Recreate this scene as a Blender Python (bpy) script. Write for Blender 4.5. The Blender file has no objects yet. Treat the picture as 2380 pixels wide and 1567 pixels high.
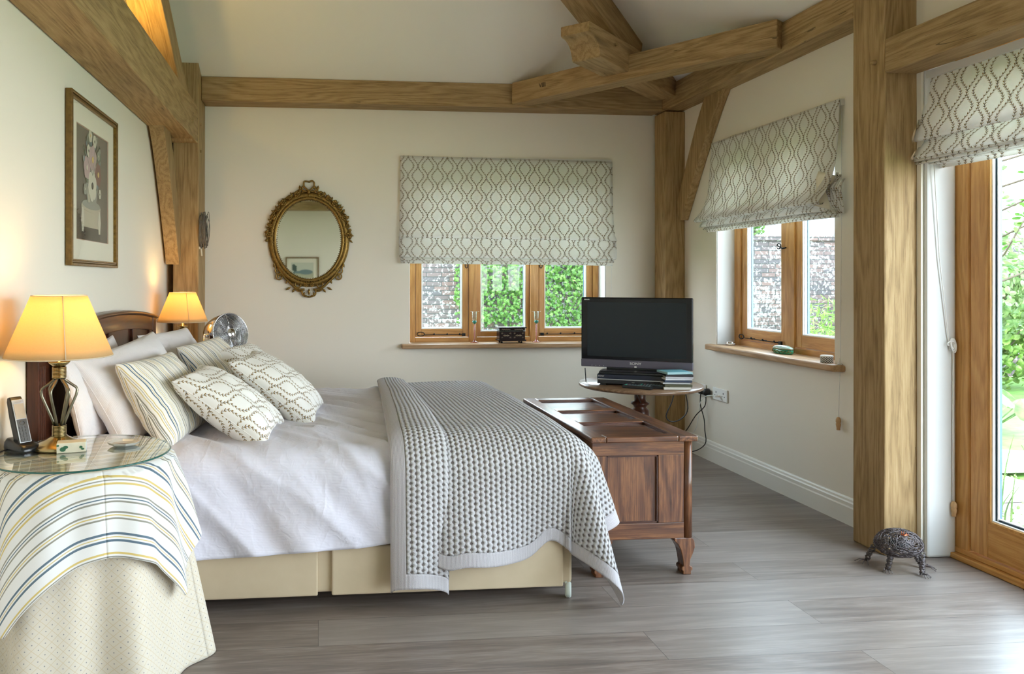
import bpy, math, random
from mathutils import Vector, Matrix, noise
from math import sin, cos, pi, radians, hypot, atan2, sqrt
random.seed(7)
S = bpy.context.scene
COL = S.collection

# ---------------------------------------------------------------- camera
FP, A0, HY, CH = 1800.0, 175.0, 651.0, 1.2
yaw = math.atan(A0 / FP)
cd = bpy.data.cameras.new('camera'); cam = bpy.data.objects.new('camera', cd); COL.objects.link(cam)
cam.location = (0, 0, CH); cam.rotation_euler = (pi / 2, 0, -yaw)
cd.sensor_width = 36; cd.lens = 36 * FP / 2380
cd.shift_x = (1190 - 915) / 2380; cd.shift_y = (HY - 783.5) / 2380
cd.clip_start = 0.02; cd.clip_end = 200
S.camera = cam
# ---------------------------------------------------------------- world, sky light, exposure
W = bpy.data.worlds.new('world'); S.world = W; W.use_nodes = True
wt = W.node_tree; wt.nodes.clear()
def wn(t): return wt.nodes.new(t)
bg = wn('ShaderNodeBackground'); wo = wn('ShaderNodeOutputWorld'); tc = wn('ShaderNodeTexCoord')
sp = wn('ShaderNodeSeparateXYZ'); cr = wn('ShaderNodeValToRGB')
wt.links.new(tc.outputs['Generated'], sp.inputs[0]); wt.links.new(sp.outputs[2], cr.inputs[0])
cr.color_ramp.elements[0].position = 0.0; cr.color_ramp.elements[0].color = (0.93, 0.95, 1.0, 1)
cr.color_ramp.elements[1].position = 0.45; cr.color_ramp.elements[1].color = (0.68, 0.84, 1.0, 1)
wt.links.new(cr.outputs[0], bg.inputs[0]); bg.inputs[1].default_value = 13.0
wt.links.new(bg.outputs[0], wo.inputs[0])
S.view_settings.view_transform = 'Standard'; S.view_settings.look = 'None'
S.view_settings.gamma = 1; S.view_settings.use_curve_mapping = False
S.view_settings.exposure = 0.22
S.cycles.max_bounces = 10; S.cycles.diffuse_bounces = 7; S.cycles.glossy_bounces = 5
S.cycles.transparent_max_bounces = 16; S.cycles.transmission_bounces = 6
S.cycles.caustics_reflective = False; S.cycles.caustics_refractive = False
S.cycles.sample_clamp_indirect = 6
S.cycles.use_denoising = True

def sun_lamp():
    l = bpy.data.lights.new('sun', 'SUN'); l.energy = 3.2; l.angle = radians(3); l.color = (1, .93, .82)
    o = bpy.data.objects.new('sun', l); COL.objects.link(o)
    o.rotation_euler = (radians(38), 0, radians(-48))     # high sun, onto the garden wall
sun_lamp()
def portal(name, loc, rot, sx, sy):
    l = bpy.data.lights.new(name, 'AREA'); l.shape = 'RECTANGLE'; l.size = sx; l.size_y = sy
    l.cycles.is_portal = True
    o = bpy.data.objects.new(name, l); COL.objects.link(o); o.location = loc; o.rotation_euler = rot
portal('portal_doors', (2.95, .5, 1.06), (0, radians(90), 0), 2.1, 5.3)
portal('portal_right', (2.95, 4.27, 1.4), (0, radians(90), 0), 1.3, 1.2)
portal('portal_back', (1.365, 5.85, 1.4), (radians(-90), 0, 0), 1.5, 1.3)

# ---------------------------------------------------------------- geometry helpers
class G:
    def __init__(s): s.v = []; s.f = []; s.uv = []; s.m = []; s.s = []; s.M = None
    def pt(s, p, uv=(0, 0)):
        p = Vector(p)
        if s.M is not None: p = s.M @ p
        s.v.append(p); s.uv.append(uv); return len(s.v) - 1
    def face(s, idx, m=0, sm=False): s.f.append(tuple(idx)); s.m.append(m); s.s.append(sm)
    def box(s, x0, x1, y0, y1, z0, z1, m=0):
        if x0 > x1: x0, x1 = x1, x0
        if y0 > y1: y0, y1 = y1, y0
        if z0 > z1: z0, z1 = z1, z0
        i = [s.pt((x, y, z)) for z in (z0, z1) for y in (y0, y1) for x in (x0, x1)]
        for q in ((0, 2, 3, 1), (4, 5, 7, 6), (0, 1, 5, 4), (2, 6, 7, 3), (0, 4, 6, 2), (1, 3, 7, 5)):
            s.face([i[k] for k in q], m)
        return s
    def grid(s, fn, nu, nv, m=0, sm=True, cu=False, cv=False, mf=None):
        """fn(a,b) a,b in 0..1 -> (point, uv)"""
        base = len(s.v); NU = nu if cu else nu + 1; NV = nv if cv else nv + 1
        for i in range(NU):
            for j in range(NV):
                r = fn(i / nu, j / nv)
                if isinstance(r, tuple) and len(r) == 2: s.pt(r[0], r[1])
                else: s.pt(r)
        for i in range(nu):
            for j in range(nv):
                a = base + i * NV + j; b = base + ((i + 1) % NU) * NV + j
                c = base + ((i + 1) % NU) * NV + (j + 1) % NV; d = base + i * NV + (j + 1) % NV
                s.face((a, b, c, d), mf(i / nu, j / nv) if mf else m, sm)
        return s
    def poly(s, pts, z0, z1, plane='xy', m=0, sm=False):
        """extruded outline"""
        def P(a, b, c): return {'xy': (a, b, c), 'yz': (c, a, b), 'xz': (a, c, b)}[plane]
        n = len(pts); lo = [s.pt(P(a, b, z0)) for a, b in pts]; hi = [s.pt(P(a, b, z1)) for a, b in pts]
        s.face(lo[::-1], m); s.face(hi, m)
        for k in range(n): s.face((lo[k], lo[(k + 1) % n], hi[(k + 1) % n], hi[k]), m, sm)
        return s
    def tube(s, pts, r, n=8, m=0, closed=False, flat=None):
        pts = [Vector(p) for p in pts]; N = len(pts); rings = []
        rr = r if isinstance(r, (list, tuple)) else [r] * N
        up = Vector((0, 0, 1)); prev = None
        for k in range(N):
            a = pts[k - 1] if (k or closed) else pts[0]; b = pts[(k + 1) % N] if (k < N - 1 or closed) else pts[-1]
            t = (b - a)
            t = t.normalized() if t.length > 1e-9 else Vector((0, 0, 1))
            if prev is None:
                q = up if abs(t.z) < .9 else Vector((1, 0, 0))
                x = t.cross(q).normalized()
            else:
                x = prev - t * prev.dot(t)
                x = x.normalized() if x.length > 1e-6 else t.orthogonal().normalized()
            prev = x; y = t.cross(x)
            fl = flat or 1
            rings.append([s.pt(pts[k] + (x * cos(2 * pi * j / n) + y * sin(2 * pi * j / n) * fl) * rr[k]) for j in range(n)])
        for k in range(N if closed else N - 1):
            A, B = rings[k], rings[(k + 1) % N]
            for j in range(n): s.face((A[j], A[(j + 1) % n], B[(j + 1) % n], B[j]), m, True)
        if not closed:
            s.face(rings[0][::-1], m); s.face(rings[-1], m)
        return s
    def lathe(s, prof, c=(0, 0, 0), n=32, m=0, sm=True):
        c = Vector(c); rings = []
        for r, z in prof:
            rings.append([s.pt(c + Vector((max(r, 1e-4) * cos(2 * pi * j / n), max(r, 1e-4) * sin(2 * pi * j / n), z))) for j in range(n)])
        for A, B in zip(rings, rings[1:]):
            for j in range(n): s.face((A[j], A[(j + 1) % n], B[(j + 1) % n], B[j]), m, sm)
        s.face(rings[0][::-1], m); s.face(rings[-1], m)
        return s
    def ball(s, c, r, n=8, m=0):
        rx, ry, rz = r if isinstance(r, (list, tuple)) else (r, r, r); c = Vector(c)
        def fn(a, b):
            th = a * 2 * pi; ph = -pi / 2 + b * pi
            return c + Vector((rx * cos(ph) * cos(th), ry * cos(ph) * sin(th), rz * sin(ph)))
        return s.grid(fn, n, max(4, n // 2), m, True, cu=True)
LOC = {}
def obj(name, g, mats, parent=None, loc=None, bevel=0, solid=0, subd=0, solid_off=0):
    base = Vector((0, 0, 0))
    if parent is not None: base = LOC[parent]
    elif loc is not None: base = Vector(loc)
    me = bpy.data.meshes.new(name)
    me.from_pydata([tuple(p - base) for p in g.v], [], g.f)
    if not isinstance(mats, (list, tuple)): mats = [mats]
    for m in mats: me.materials.append(m)
    me.polygons.foreach_set('material_index', g.m); me.polygons.foreach_set('use_smooth', g.s)
    ul = me.uv_layers.new(name='UVMap')
    buf = []
    for lp in me.loops: buf += list(g.uv[lp.vertex_index])
    ul.data.foreach_set('uv', buf)
    me.validate(); me.update()
    o = bpy.data.objects.new(name, me); COL.objects.link(o)
    if parent is not None: o.parent = parent; LOC[o] = base
    else: o.location = base; LOC[o] = base
    if solid:
        md = o.modifiers.new('s', 'SOLIDIFY'); md.thickness = solid; md.offset = solid_off
    if bevel:
        md = o.modifiers.new('b', 'BEVEL'); md.width = bevel; md.segments = 2; md.limit_method = 'ANGLE'; md.angle_limit = radians(40)
    if subd:
        md = o.modifiers.new('d', 'SUBSURF'); md.levels = subd; md.render_levels = subd
    return o
def part(name, g, mats, parent, **k):
    """part whose own local frame equals its thing's frame"""
    return obj(name, g, mats, parent, **k)
def tag(o, label=None, cat=None, group=None, kind=None):
    if label: o['label'] = label
    if cat: o['category'] = cat
    if group: o['group'] = group
    if kind: o['kind'] = kind
    return o
def thing(name, label, cat, loc, group=None):
    o = bpy.data.objects.new(name, None); COL.objects.link(o); o.location = loc; o.empty_display_size = .05
    LOC[o] = Vector(loc); return tag(o, label, cat, group)
def struct(name, g, mats, **k): return tag(obj(name, g, mats, **k), kind='structure')
def sempty(name, loc):
    o = bpy.data.objects.new(name, None); COL.objects.link(o); o.location = loc; LOC[o] = Vector(loc)
    return tag(o, kind='structure')

# ---------------------------------------------------------------- material helpers
class NT:
    def __init__(s, name):
        s.mat = bpy.data.materials.new(name); s.mat.use_nodes = True; s.t = s.mat.node_tree; s.t.nodes.clear()
        s.out = s.t.nodes.new('ShaderNodeOutputMaterial')
    def n(s, typ, ins=None, **pr):
        nd = s.t.nodes.new('ShaderNode' + typ)
        for k, v in pr.items(): setattr(nd, k, v)
        for k, v in (ins or {}).items():
            sock = nd.inputs[k]
            if isinstance(v, bpy.types.NodeSocket): s.t.links.new(v, sock)
            else: sock.default_value = v
        return nd
    def m(s, op, a, b=0.0, c=0.0, clamp=False):
        nd = s.n('Math', {0: a, 1: b, 2: c}, operation=op); nd.use_clamp = clamp; return nd.outputs[0]
    def ramp(s, fac, stops, interp='LINEAR'):
        nd = s.n('ValToRGB', {0: fac}); r = nd.color_ramp; r.interpolation = interp
        while len(r.elements) > 1: r.elements.remove(r.elements[-1])
        r.elements[0].position = stops[0][0]; r.elements[0].color = c4(stops[0][1])
        for p, c in stops[1:]:
            e = r.elements.new(p); e.color = c4(c)
        return nd.outputs[0]
    def mix(s, f, a, b, mode='MIX'):
        nd = s.n('Mix', data_type='RGBA', blend_type=mode)
        for k, v in ((0, f), (6, a), (7, b)):
            if isinstance(v, bpy.types.NodeSocket): s.t.links.new(v, nd.inputs[k])
            else: nd.inputs[k].default_value = c4(v) if k else v
        return nd.outputs[2]
    def noise(s, vec, scale=5, detail=3, rough=.5, dist=0):
        return s.n('TexNoise', {'Vector': vec, 'Scale': scale, 'Detail': detail, 'Roughness': rough, 'Distortion': dist}).outputs[0]
    def obj(s, scale=(1, 1, 1), rnd=True):
        v = s.n('TexCoord').outputs['Object']
        if rnd:
            r = s.n('ObjectInfo').outputs['Random']
            cmb = s.n('CombineXYZ', {0: s.m('MULTIPLY', r, 13.0), 1: s.m('MULTIPLY', r, 7.0), 2: s.m('MULTIPLY', r, 5.0)}).outputs[0]
            v = s.n('VectorMath', {0: v, 1: cmb}, operation='ADD').outputs[0]
        return s.n('Mapping', {'Vector': v, 'Scale': scale}).outputs[0]
    def bump(s, h, dist=.002, strength=.5):
        return s.n('Bump', {'Height': h, 'Distance': dist, 'Strength': strength}).outputs[0]
    def bsdf(s, color, rough=.6, metal=0, normal=None, **k):
        ins = {'Base Color': c4(color) if not isinstance(color, bpy.types.NodeSocket) else color, 'Roughness': rough, 'Metallic': metal}
        if normal is not None: ins['Normal'] = normal
        for a, b in k.items(): ins[a.replace('_', ' ')] = b
        nd = s.n('BsdfPrincipled', ins); s.t.links.new(nd.outputs[0], s.out.inputs[0]); return nd.outputs[0]
    def surf(s, sh): s.t.links.new(sh, s.out.inputs[0]); return s.mat
def c4(c): return tuple(c) + (1,) if len(c) == 3 else tuple(c)
def plain(name, color, rough=.6, metal=0, **k):
    t = NT(name); t.bsdf(color, rough, metal, **k); return t.mat
def bumpy(name, color, rough, metal, scale, dist, color2=None):
    t = NT(name); v = t.obj(); h = t.noise(v, scale, 4)
    col = t.mix(h, color, color2) if color2 else color
    t.bsdf(col, rough, metal, t.bump(h, dist, .6)); return t.mat

def wood(name, axis, dark, mid, light, rough=.55, grain=1.0, cracks=True, coat=0.0, bumpd=.0012, spec=.3):
    t = NT(name)
    sc = [4.0, 4.0, 4.0]; sc['xyz'.index(axis)] = .45
    v = t.obj(tuple(sc))
    warp = t.noise(v, .9 * grain, 3, .5)
    fine = t.noise(v, 26 * grain, 4, .65)
    s2 = [60., 60., 60.]; s2['xyz'.index(axis)] = 1.6
    fib = t.noise(t.obj(tuple(s2)), 3.2, 3, .6)
    s4 = [170., 170., 170.]; s4['xyz'.index(axis)] = 3.2
    fib2 = t.noise(t.obj(tuple(s4)), 2.2, 2, .6)
    fib = t.m('ADD', t.m('MULTIPLY', fib, .55), t.m('MULTIPLY', fib2, .45))
    rings = t.m('SINE', t.m('ADD', t.m('MULTIPLY', warp, 130 * grain), t.m('MULTIPLY', fine, 3.0)))
    rings = t.m('MULTIPLY_ADD', rings, .5, .5)
    f = t.m('ADD', t.m('MULTIPLY', rings, .13), t.m('ADD', t.m('MULTIPLY', fib, .58), t.m('MULTIPLY', fine, .30)))
    col = t.ramp(f, [(.30, dark), (.5, mid), (.74, light)])
    tone = t.noise(v, .35, 2)
    col = t.mix(t.m('MULTIPLY', t.m('SUBTRACT', tone, .3), .5, clamp=True), col, dark)
    h = f
    if cracks:
        s3 = [10., 10., 10.]; s3['xyz'.index(axis)] = .32
        cv = t.noise(t.obj(tuple(s3)), 1.3, 2, .4)
        lo = t.m('ABSOLUTE', t.m('SUBTRACT', cv, .5))
        msk = t.m('GREATER_THAN', t.noise(t.obj((1.4, 1.4, 1.4)), 1.7, 1), .56)
        ck = t.m('MULTIPLY', t.m('LESS_THAN', lo, .0018), msk)
        col = t.mix(t.m('MULTIPLY', ck, .6), col, (.02, .012, .006))
        # knots
        vo = t.n('TexVoronoi', {'Vector': t.n('Mapping', {'Vector': v, 'Scale': (1, 1, 1)}).outputs[0], 'Scale': .75}).outputs['Distance']
        kn = t.ramp(vo, [(0.0, (1, 1, 1)), (.05, (.8, .8, .8)), (.09, (0, 0, 0))])
        col = t.mix(t.m('MULTIPLY', kn, .8), col, tuple(c * .35 for c in dark))
        h = t.m('SUBTRACT', f, t.m('MULTIPLY', ck, 2.5))
    t.bsdf(col, rough, 0, t.bump(h, bumpd, .6), Coat_Weight=coat, Coat_Roughness=.12, Specular_IOR_Level=spec)
    return t.mat
def wood3(name, *a, **k): return [wood(name + '_' + x, x, *a, **k) for x in 'xyz']

OAK = wood3('oak', (.18, .108, .046), (.375, .243, .112), (.53, .375, .20), rough=.62)
FR = wood3('window_oak', (.36, .16, .040), (.56, .28, .085), (.72, .42, .15), rough=.4, cracks=False, bumpd=.0004, coat=.15)
SILL = wood3('sill_oak', (.30, .17, .08), (.45, .28, .15), (.58, .40, .24), rough=.42, cracks=False, bumpd=.0003)
MAH = wood3('mahogany', (.025, .008, .005), (.065, .020, .010), (.12, .04, .020), rough=.34, cracks=False, bumpd=.0002, coat=.25)
CHEST = wood3('chest_oak', (.022, .009, .005), (.125, .046, .020), (.34, .145, .055), rough=.34, cracks=False, bumpd=.0008, coat=.35)
TTOP = wood3('tripod_wood', (.09, .045, .025), (.21, .125, .075), (.34, .23, .15), rough=.28, cracks=False, bumpd=.0002, coat=.4)

WALL = bumpy('wall_paint', (.80, .745, .655), .85, 0, 9, .0006)
CEIL = bumpy('ceiling_paint', (.86, .83, .765), .9, 0, 6, .0004)
WHITE = bumpy('white_plaster', (.70, .70, .69), .7, 0, 9, .0004)
SKIRT = plain('skirting_paint', (.78, .75, .69), .4)
BLACK = plain('black_plastic', (.008, .009, .011), .22)
BLACKM = plain('black_matt', (.012, .012, .014), .5)
IRON = plain('black_iron', (.012, .012, .013), .4, .6)
CHROME = plain('chrome', (.72, .72, .74), .12, 1)
BRASS = bumpy('antique_brass', (.42, .33, .16), .22, 1, 30, .0002, (.20, .17, .10))
GOLD = bumpy('worn_gilt', (.42, .25, .06), .38, .8, 70, .001, (.05, .028, .01))
GILTF = bumpy('gilt_dark', (.28, .17, .05), .4, .6, 60, .0006, (.10, .055, .02))
MIRROR = plain('mirror_silver', (.72, .73, .70), .02, 1)
WPLAST = plain('white_plastic', (.82, .82, .80), .35)
CORDM = plain('cord_white', (.80, .78, .74), .7)
CREAMP = plain('cream_lining', (.80, .74, .58), .8)
ALU = plain('spacer_grey', (.10, .17, .24), .35, .3)
BEAD = plain('white_bead', (.85, .86, .88), .3)

def glass(name, tint=(1, 1, 1), refl=.5):
    t = NT(name)
    gm = t.n('NewGeometry')
    dt_ = t.m('ABSOLUTE', t.n('VectorMath', {0: gm.outputs['Incoming'], 1: gm.outputs['Normal']}, operation='DOT_PRODUCT').outputs['Value'])
    fr = t.m('MULTIPLY_ADD', t.m('POWER', t.m('SUBTRACT', 1.0, dt_, clamp=True), 5.0), .96, .04)
    a = t.n('BsdfTransparent', {'Color': c4(tint)}).outputs[0]
    b = t.n('BsdfGlossy', {'Color': (1, 1, 1, 1), 'Roughness': .01}).outputs[0]
    return t.surf(t.n('MixShader', {0: t.m('MULTIPLY', fr, refl * 2, clamp=True), 1: a, 2: b}).outputs[0])
PANE = glass('pane_glass', (.97, .99, .98), .2)
TGLASS = glass('table_glass', (.90, .97, .94), .8)
GEDGE = plain('glass_edge', (.02, .10, .085), .1)
CGLASS = glass('clear_glass', (.93, .96, .97), .9)
PGLASS = glass('pink_glass', (.92, .66, .60), .9)
TEAL = plain('teal_glass', (.05, .30, .22), .1)

# --- floor
def floor_mat():
    t = NT('floor_boards'); v = t.n('TexCoord').outputs['Object']
    br = t.n('TexBrick', {'Vector': v, 'Color1': (0, 0, 0, 1), 'Color2': (1, 1, 1, 1), 'Mortar': (.5, .5, .5, 1), 'Scale': 1, 'Mortar Size': .0012,
                          'Mortar Smooth': .3, 'Brick Width': 1.75, 'Row Height': .196, 'Bias': 0})
    br.offset = .37; br.squash = 1
    rnd = br.outputs['Color']; mort = br.outputs['Fac']
    rv = t.n('SeparateColor', {0: rnd}).outputs[0]
    off = t.n('CombineXYZ', {0: t.m('MULTIPLY', rv, 9.0), 1: t.m('MULTIPLY', rv, 3.0)}).outputs[0]
    p = t.n('VectorMath', {0: v, 1: off}, operation='ADD').outputs[0]
    g1 = t.noise(t.n('Mapping', {'Vector': p, 'Scale': (.8, 9, 1)}).outputs[0], 2.2, 4, .6, 1.2)
    g2 = t.noise(t.n('Mapping', {'Vector': p, 'Scale': (3, 90, 1)}).outputs[0], 3, 3, .6)
    f = t.m('ADD', t.m('MULTIPLY', g1, .6), t.m('MULTIPLY', g2, .4))
    col = t.ramp(f, [(.3, (.07, .052, .043)), (.5, (.175, .135, .115)), (.7, (.33, .275, .245))])
    col = t.mix(t.m('MULTIPLY', rv, .45), col, (.31, .27, .25))
    col = t.mix(t.m('MULTIPLY', mort, .6), col, (.015, .011, .009))
    h = t.m('SUBTRACT', t.m('MULTIPLY', f, .5), mort)
    t.bsdf(col, t.m('MULTIPLY_ADD', g2, .16, .28), 0, t.bump(h, .0009, .6), Specular_IOR_Level=.55)
    return t.mat
FLOOR = floor_mat()

# --- fabrics
def cloth_out(t, col, normal=None, trans=.0, rough=.85):
    sh = t.bsdf(col, rough, 0, normal, Specular_IOR_Level=.15, Sheen_Weight=.1)
    if trans:
        tr = t.n('BsdfTranslucent', {'Color': col if isinstance(col, bpy.types.NodeSocket) else c4(col)}).outputs[0]
        t.surf(t.n('MixShader', {0: trans, 1: sh, 2: tr}).outputs[0])
    return t.mat
def vine(name, trans=0., P=.1413, leafL=.0075, ls=.0118, lw=.0011, waves=True, lth=.36):
    """pairs of leafy stems that part and meet: uv in metres"""
    t = NT(name); uv = t.n('TexCoord').outputs['UV']
    sx = t.n('SeparateXYZ', {0: uv}); u0, v0 = sx.outputs[0], sx.outputs[1]
    wob = t.noise(uv, 22, 2)
    u = t.m('ADD', u0, t.m('MULTIPLY', t.m('SUBTRACT', wob, .5), .004))
    stem = leaf = None
    for k in (0, 1):
        cu = t.m('DIVIDE', t.m('ADD', u, 50 * P + k * P / 2), P)
        uf = t.m('MULTIPLY', t.m('SUBTRACT', t.m('FRACT', cu), .5), P)
        vv = t.m('ADD', v0, k * P / 2 + 50 * P)
        w = t.m('MULTIPLY', t.m('SUBTRACT', 1.0, t.m('COSINE', t.m('MULTIPLY', vv, 2 * pi / P))), P * .142)
        ad = t.m('ABSOLUTE', t.m('SUBTRACT', t.m('ABSOLUTE', uf), w))
        st_ = t.m('LESS_THAN', ad, lw)
        ph = t.m('DIVIDE', t.m('SUBTRACT', vv, ad), ls)
        fr = t.m('ABSOLUTE', t.m('SUBTRACT', t.m('FRACT', ph), .5))
        taper = t.m('SUBTRACT', 1.0, t.m('POWER', t.m('ABSOLUTE', t.m('SUBTRACT', t.m('DIVIDE', ad, leafL / 2), 1.0)), 2.0))
        lf = t.m('MULTIPLY', t.m('LESS_THAN', fr, t.m('MULTIPLY', taper, lth * .55)), t.m('LESS_THAN', ad, leafL))
        stem = st_ if stem is None else t.m('MAXIMUM', stem, st_)
        leaf = lf if leaf is None else t.m('MAXIMUM', leaf, lf)
    cloth = t.noise(uv, 900, 2)
    base = t.mix(t.m('MULTIPLY', cloth, .25), (.83, .815, .78), (.72, .70, .66))
    col = t.mix(leaf, base, (.26, .16, .045))
    col = t.mix(stem, col, (.09, .075, .06))
    return cloth_out(t, col, t.bump(cloth, .0004, .4), trans)
VINE = vine('vine_fabric', .33, leafL=.0085, ls=.0118, lw=.0011, lth=.32)
VINEC = vine('vine_cushion', 0, leafL=.0078, ls=.0135, lw=.0009, P=.1413, lth=.40)

def stripes(name, period, groups, axis=0, base=(.82, .80, .77), bumps=True, trans=0):
    t = NT(name); uv = t.n('TexCoord').outputs['UV']
    s_ = t.n('SeparateXYZ', {0: uv}).outputs[axis]
    f = t.m('FRACT', t.m('DIVIDE', t.m('ADD', s_, 10 * period), period))
    st = [(0, base)]
    for pos, wd, c in groups:
        st.append((pos, c)); st.append((pos + wd, base))
    col = t.ramp(f, st, 'CONSTANT')
    h = t.noise(uv, 700, 2)
    return cloth_out(t, col, t.bump(h, .0004, .4), trans)
BL, YE, GR, DK = (.11, .16, .21), (.60, .46, .17), (.27, .26, .22), (.10, .11, .12)
def grp(c0, outer, inner, wo=.0062, wi=.003, gap=.0048):
    p = .21; a = c0
    return [((a) / p, wo / p, outer), ((a + wo + gap) / p, wi / p, inner), ((a + wo + 2 * gap + wi) / p, wo / p, outer)]
TSTR = stripes('cloth_stripes', .21, grp(.008, BL, YE) + grp(.061, YE, GR) + grp(.113, GR, BL, .005) + grp(.160, GR, YE, .005), 1, (.73, .725, .72))
CSTR = stripes('cushion_stripes', .17, [(.04, .03, GR), (.09, .012, BL), (.125, .03, GR), (.22, .02, YE), (.27, .012, GR),
               (.31, .02, YE), (.42, .03, BL), (.47, .012, YE), (.51, .03, BL), (.62, .014, YE), (.66, .008, GR), (.70, .014, YE), (.80, .022, GR), (.84, .01, YE), (.88, .022, GR)], 0, (.80, .77, .71))
def dot_cloth():
    t = NT('dotted_cloth'); uv = t.n('TexCoord').outputs['UV']; s = t.n('SeparateXYZ', {0: uv}); u, v = s.outputs[0], s.outputs[1]
    P = .030
    a = t.m('ADD', t.m('DIVIDE', u, P), t.m('DIVIDE', v, P)); b = t.m('SUBTRACT', t.m('DIVIDE', u, P), t.m('DIVIDE', v, P))
    fa = t.m('ABSOLUTE', t.m('SUBTRACT', t.m('FRACT', t.m('ADD', a, 100)), .5)); fb = t.m('ABSOLUTE', t.m('SUBTRACT', t.m('FRACT', t.m('ADD', b, 100)), .5))
    line = t.m('MAXIMUM', t.m('GREATER_THAN', fa, .465), t.m('GREATER_THAN', fb, .465))
    dot = t.m('LESS_THAN', t.m('ADD', t.m('MULTIPLY', fa, fa), t.m('MULTIPLY', fb, fb)), .0055)
    n = t.noise(uv, 800, 2)
    col = t.mix(t.m('MULTIPLY', line, .6), (.63, .575, .48), (.54, .42, .24))
    col = t.mix(t.m('MULTIPLY', dot, .8), col, (.16, .17, .20))
    return cloth_out(t, col, t.bump(t.m('ADD', n, line), .0006, .4))
DOT = dot_cloth()
def linen(name, c, stripe=0.0, sc=2.2, depth=.003, dark=None):
    t = NT(name); uv = t.n('TexCoord').outputs['UV']; s = t.n('SeparateXYZ', {0: uv})
    an = t.n('Mapping', {'Vector': uv, 'Rotation': (0, 0, .5), 'Scale': (1.0, .55, 1)}).outputs[0]
    r1 = t.m('ABSOLUTE', t.m('SUBTRACT', t.noise(an, 5 * sc, 2, .5, .6), .5)); r2 = t.m('ABSOLUTE', t.m('SUBTRACT', t.noise(uv, 14 * sc, 2, .5, .5), .5))
    h1 = t.m('ADD', t.m('MULTIPLY', r1, -1.6), t.m('MULTIPLY', r2, -.7)); h2 = t.noise(uv, 900, 2)
    col = c
    if stripe:
        st = t.m('SINE', t.m('MULTIPLY', s.outputs[1], 2 * pi / stripe))
        col = t.mix(t.m('GREATER_THAN', st, .2), c, tuple(x * .93 for x in c))
    h = t.m('ADD', h1, t.m('MULTIPLY', h2, .05))
    return cloth_out(t, col, t.bump(h, depth, .7))
DUVET = linen('duvet_cotton', (.68, .665, .75), .0055, 1.6, .010)
PILLOWM = linen('pillow_cotton', (.72, .69, .70), .0055, 1.6, .009)
SUEDE = bumpy('divan_suede', (.60, .49, .345), .9, 0, 12, .001, (.50, .40, .27))
def knit(name, hem=False):
    t = NT(name); uv = t.n('TexCoord').outputs['UV']; s = t.n('SeparateXYZ', {0: uv}); u, v = s.outputs[0], s.outputs[1]
    if hem:
        rb = t.m('SINE', t.m('MULTIPLY', u, 2 * pi / .0045)); n = t.noise(uv, 500, 2)
        return cloth_out(t, t.mix(t.m('MULTIPLY', n, .5), (.49, .465, .485), (.39, .365, .385)), t.bump(t.m('ADD', t.m('MULTIPLY', rb, .3), n), .0015, .8))
    PU, PV = .0197, .0207
    uw = t.m('ADD', u, t.m('MULTIPLY', t.m('SUBTRACT', t.noise(uv, 9, 2), .5), .006))
    cu = t.m('DIVIDE', t.m('ADD', uw, 5.0), PU); ci = t.m('FLOOR', cu); fu = t.m('SUBTRACT', t.m('SUBTRACT', cu, ci), .5)
    odd = t.m('MODULO', ci, 2.0)
    cv = t.m('ADD', t.m('DIVIDE', t.m('ADD', v, 5.0), PV), t.m('MULTIPLY', odd, .5))
    fv = t.m('SUBTRACT', t.m('FRACT', cv), .5)
    # eyelet hole framed by two wavy cords
    wav = t.m('MULTIPLY', t.m('COSINE', t.m('MULTIPLY', fv, 2 * pi)), .15)
    e_ = t.m('SUBTRACT', t.m('ABSOLUTE', fu), t.m('ADD', wav, .10))              # <0 inside the opening
    hole = t.m('MULTIPLY', t.m('SUBTRACT', .02, e_), 11.0, clamp=True)
    deep = t.m('MULTIPLY', t.m('SUBTRACT', .62, t.m('MULTIPLY', t.m('ABSOLUTE', fv), 2.0)), 2.6, clamp=True)
    hs = t.m('MULTIPLY', hole, t.m('MULTIPLY_ADD', deep, .62, .38))
    tw = t.m('SINE', t.m('ADD', t.m('MULTIPLY', t.m('DIVIDE', v, .0036), 2 * pi), t.m('MULTIPLY', t.m('ABSOLUTE', fu), 12.0)))
    n = t.noise(uv, 600, 2)
    col = t.mix(t.m('MULTIPLY', n, .4), (.50, .485, .495), (.41, .39, .40))
    col = t.mix(t.m('MULTIPLY', hs, .92), col, (.10, .075, .068))
    cord = t.m('SUBTRACT', 1.0, t.m('POWER', t.m('MULTIPLY', t.m('SUBTRACT', t.m('ABSOLUTE', fu), t.m('ADD', wav, .5)), 2.5), 2.0), clamp=True)
    h = t.m('ADD', t.m('ADD', t.m('MULTIPLY', hs, -.8), t.m('MULTIPLY', cord, .9)), t.m('MULTIPLY', tw, .06))
    return cloth_out(t, col, t.bump(h, .0055, .9), rough=.95)
KNIT = knit('knit_wool'); HEM = knit('knit_hem', True)

# --- lamp shade
def shade_mat():
    t = NT('lamp_shade_fabric'); v = t.obj((1, 1, 1)); n = t.noise(t.n('Mapping', {'Vector': v, 'Scale': (1, 1, 6)}).outputs[0], 160, 3)
    c = t.mix(n, (.88, .72, .46), (.78, .60, .34))
    d = t.n('BsdfDiffuse', {'Color': c}).outputs[0]; tr = t.n('BsdfTranslucent', {'Color': c}).outputs[0]
    return t.surf(t.n('MixShader', {0: .7, 1: d, 2: tr}).outputs[0])
SHADE = shade_mat()
def bulb_mat():
    t = NT('bulb_glow'); return t.surf(t.n('Emission', {'Color': (1, .72, .30, 1), 'Strength': 20}).outputs[0])
BULB = bulb_mat()

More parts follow.
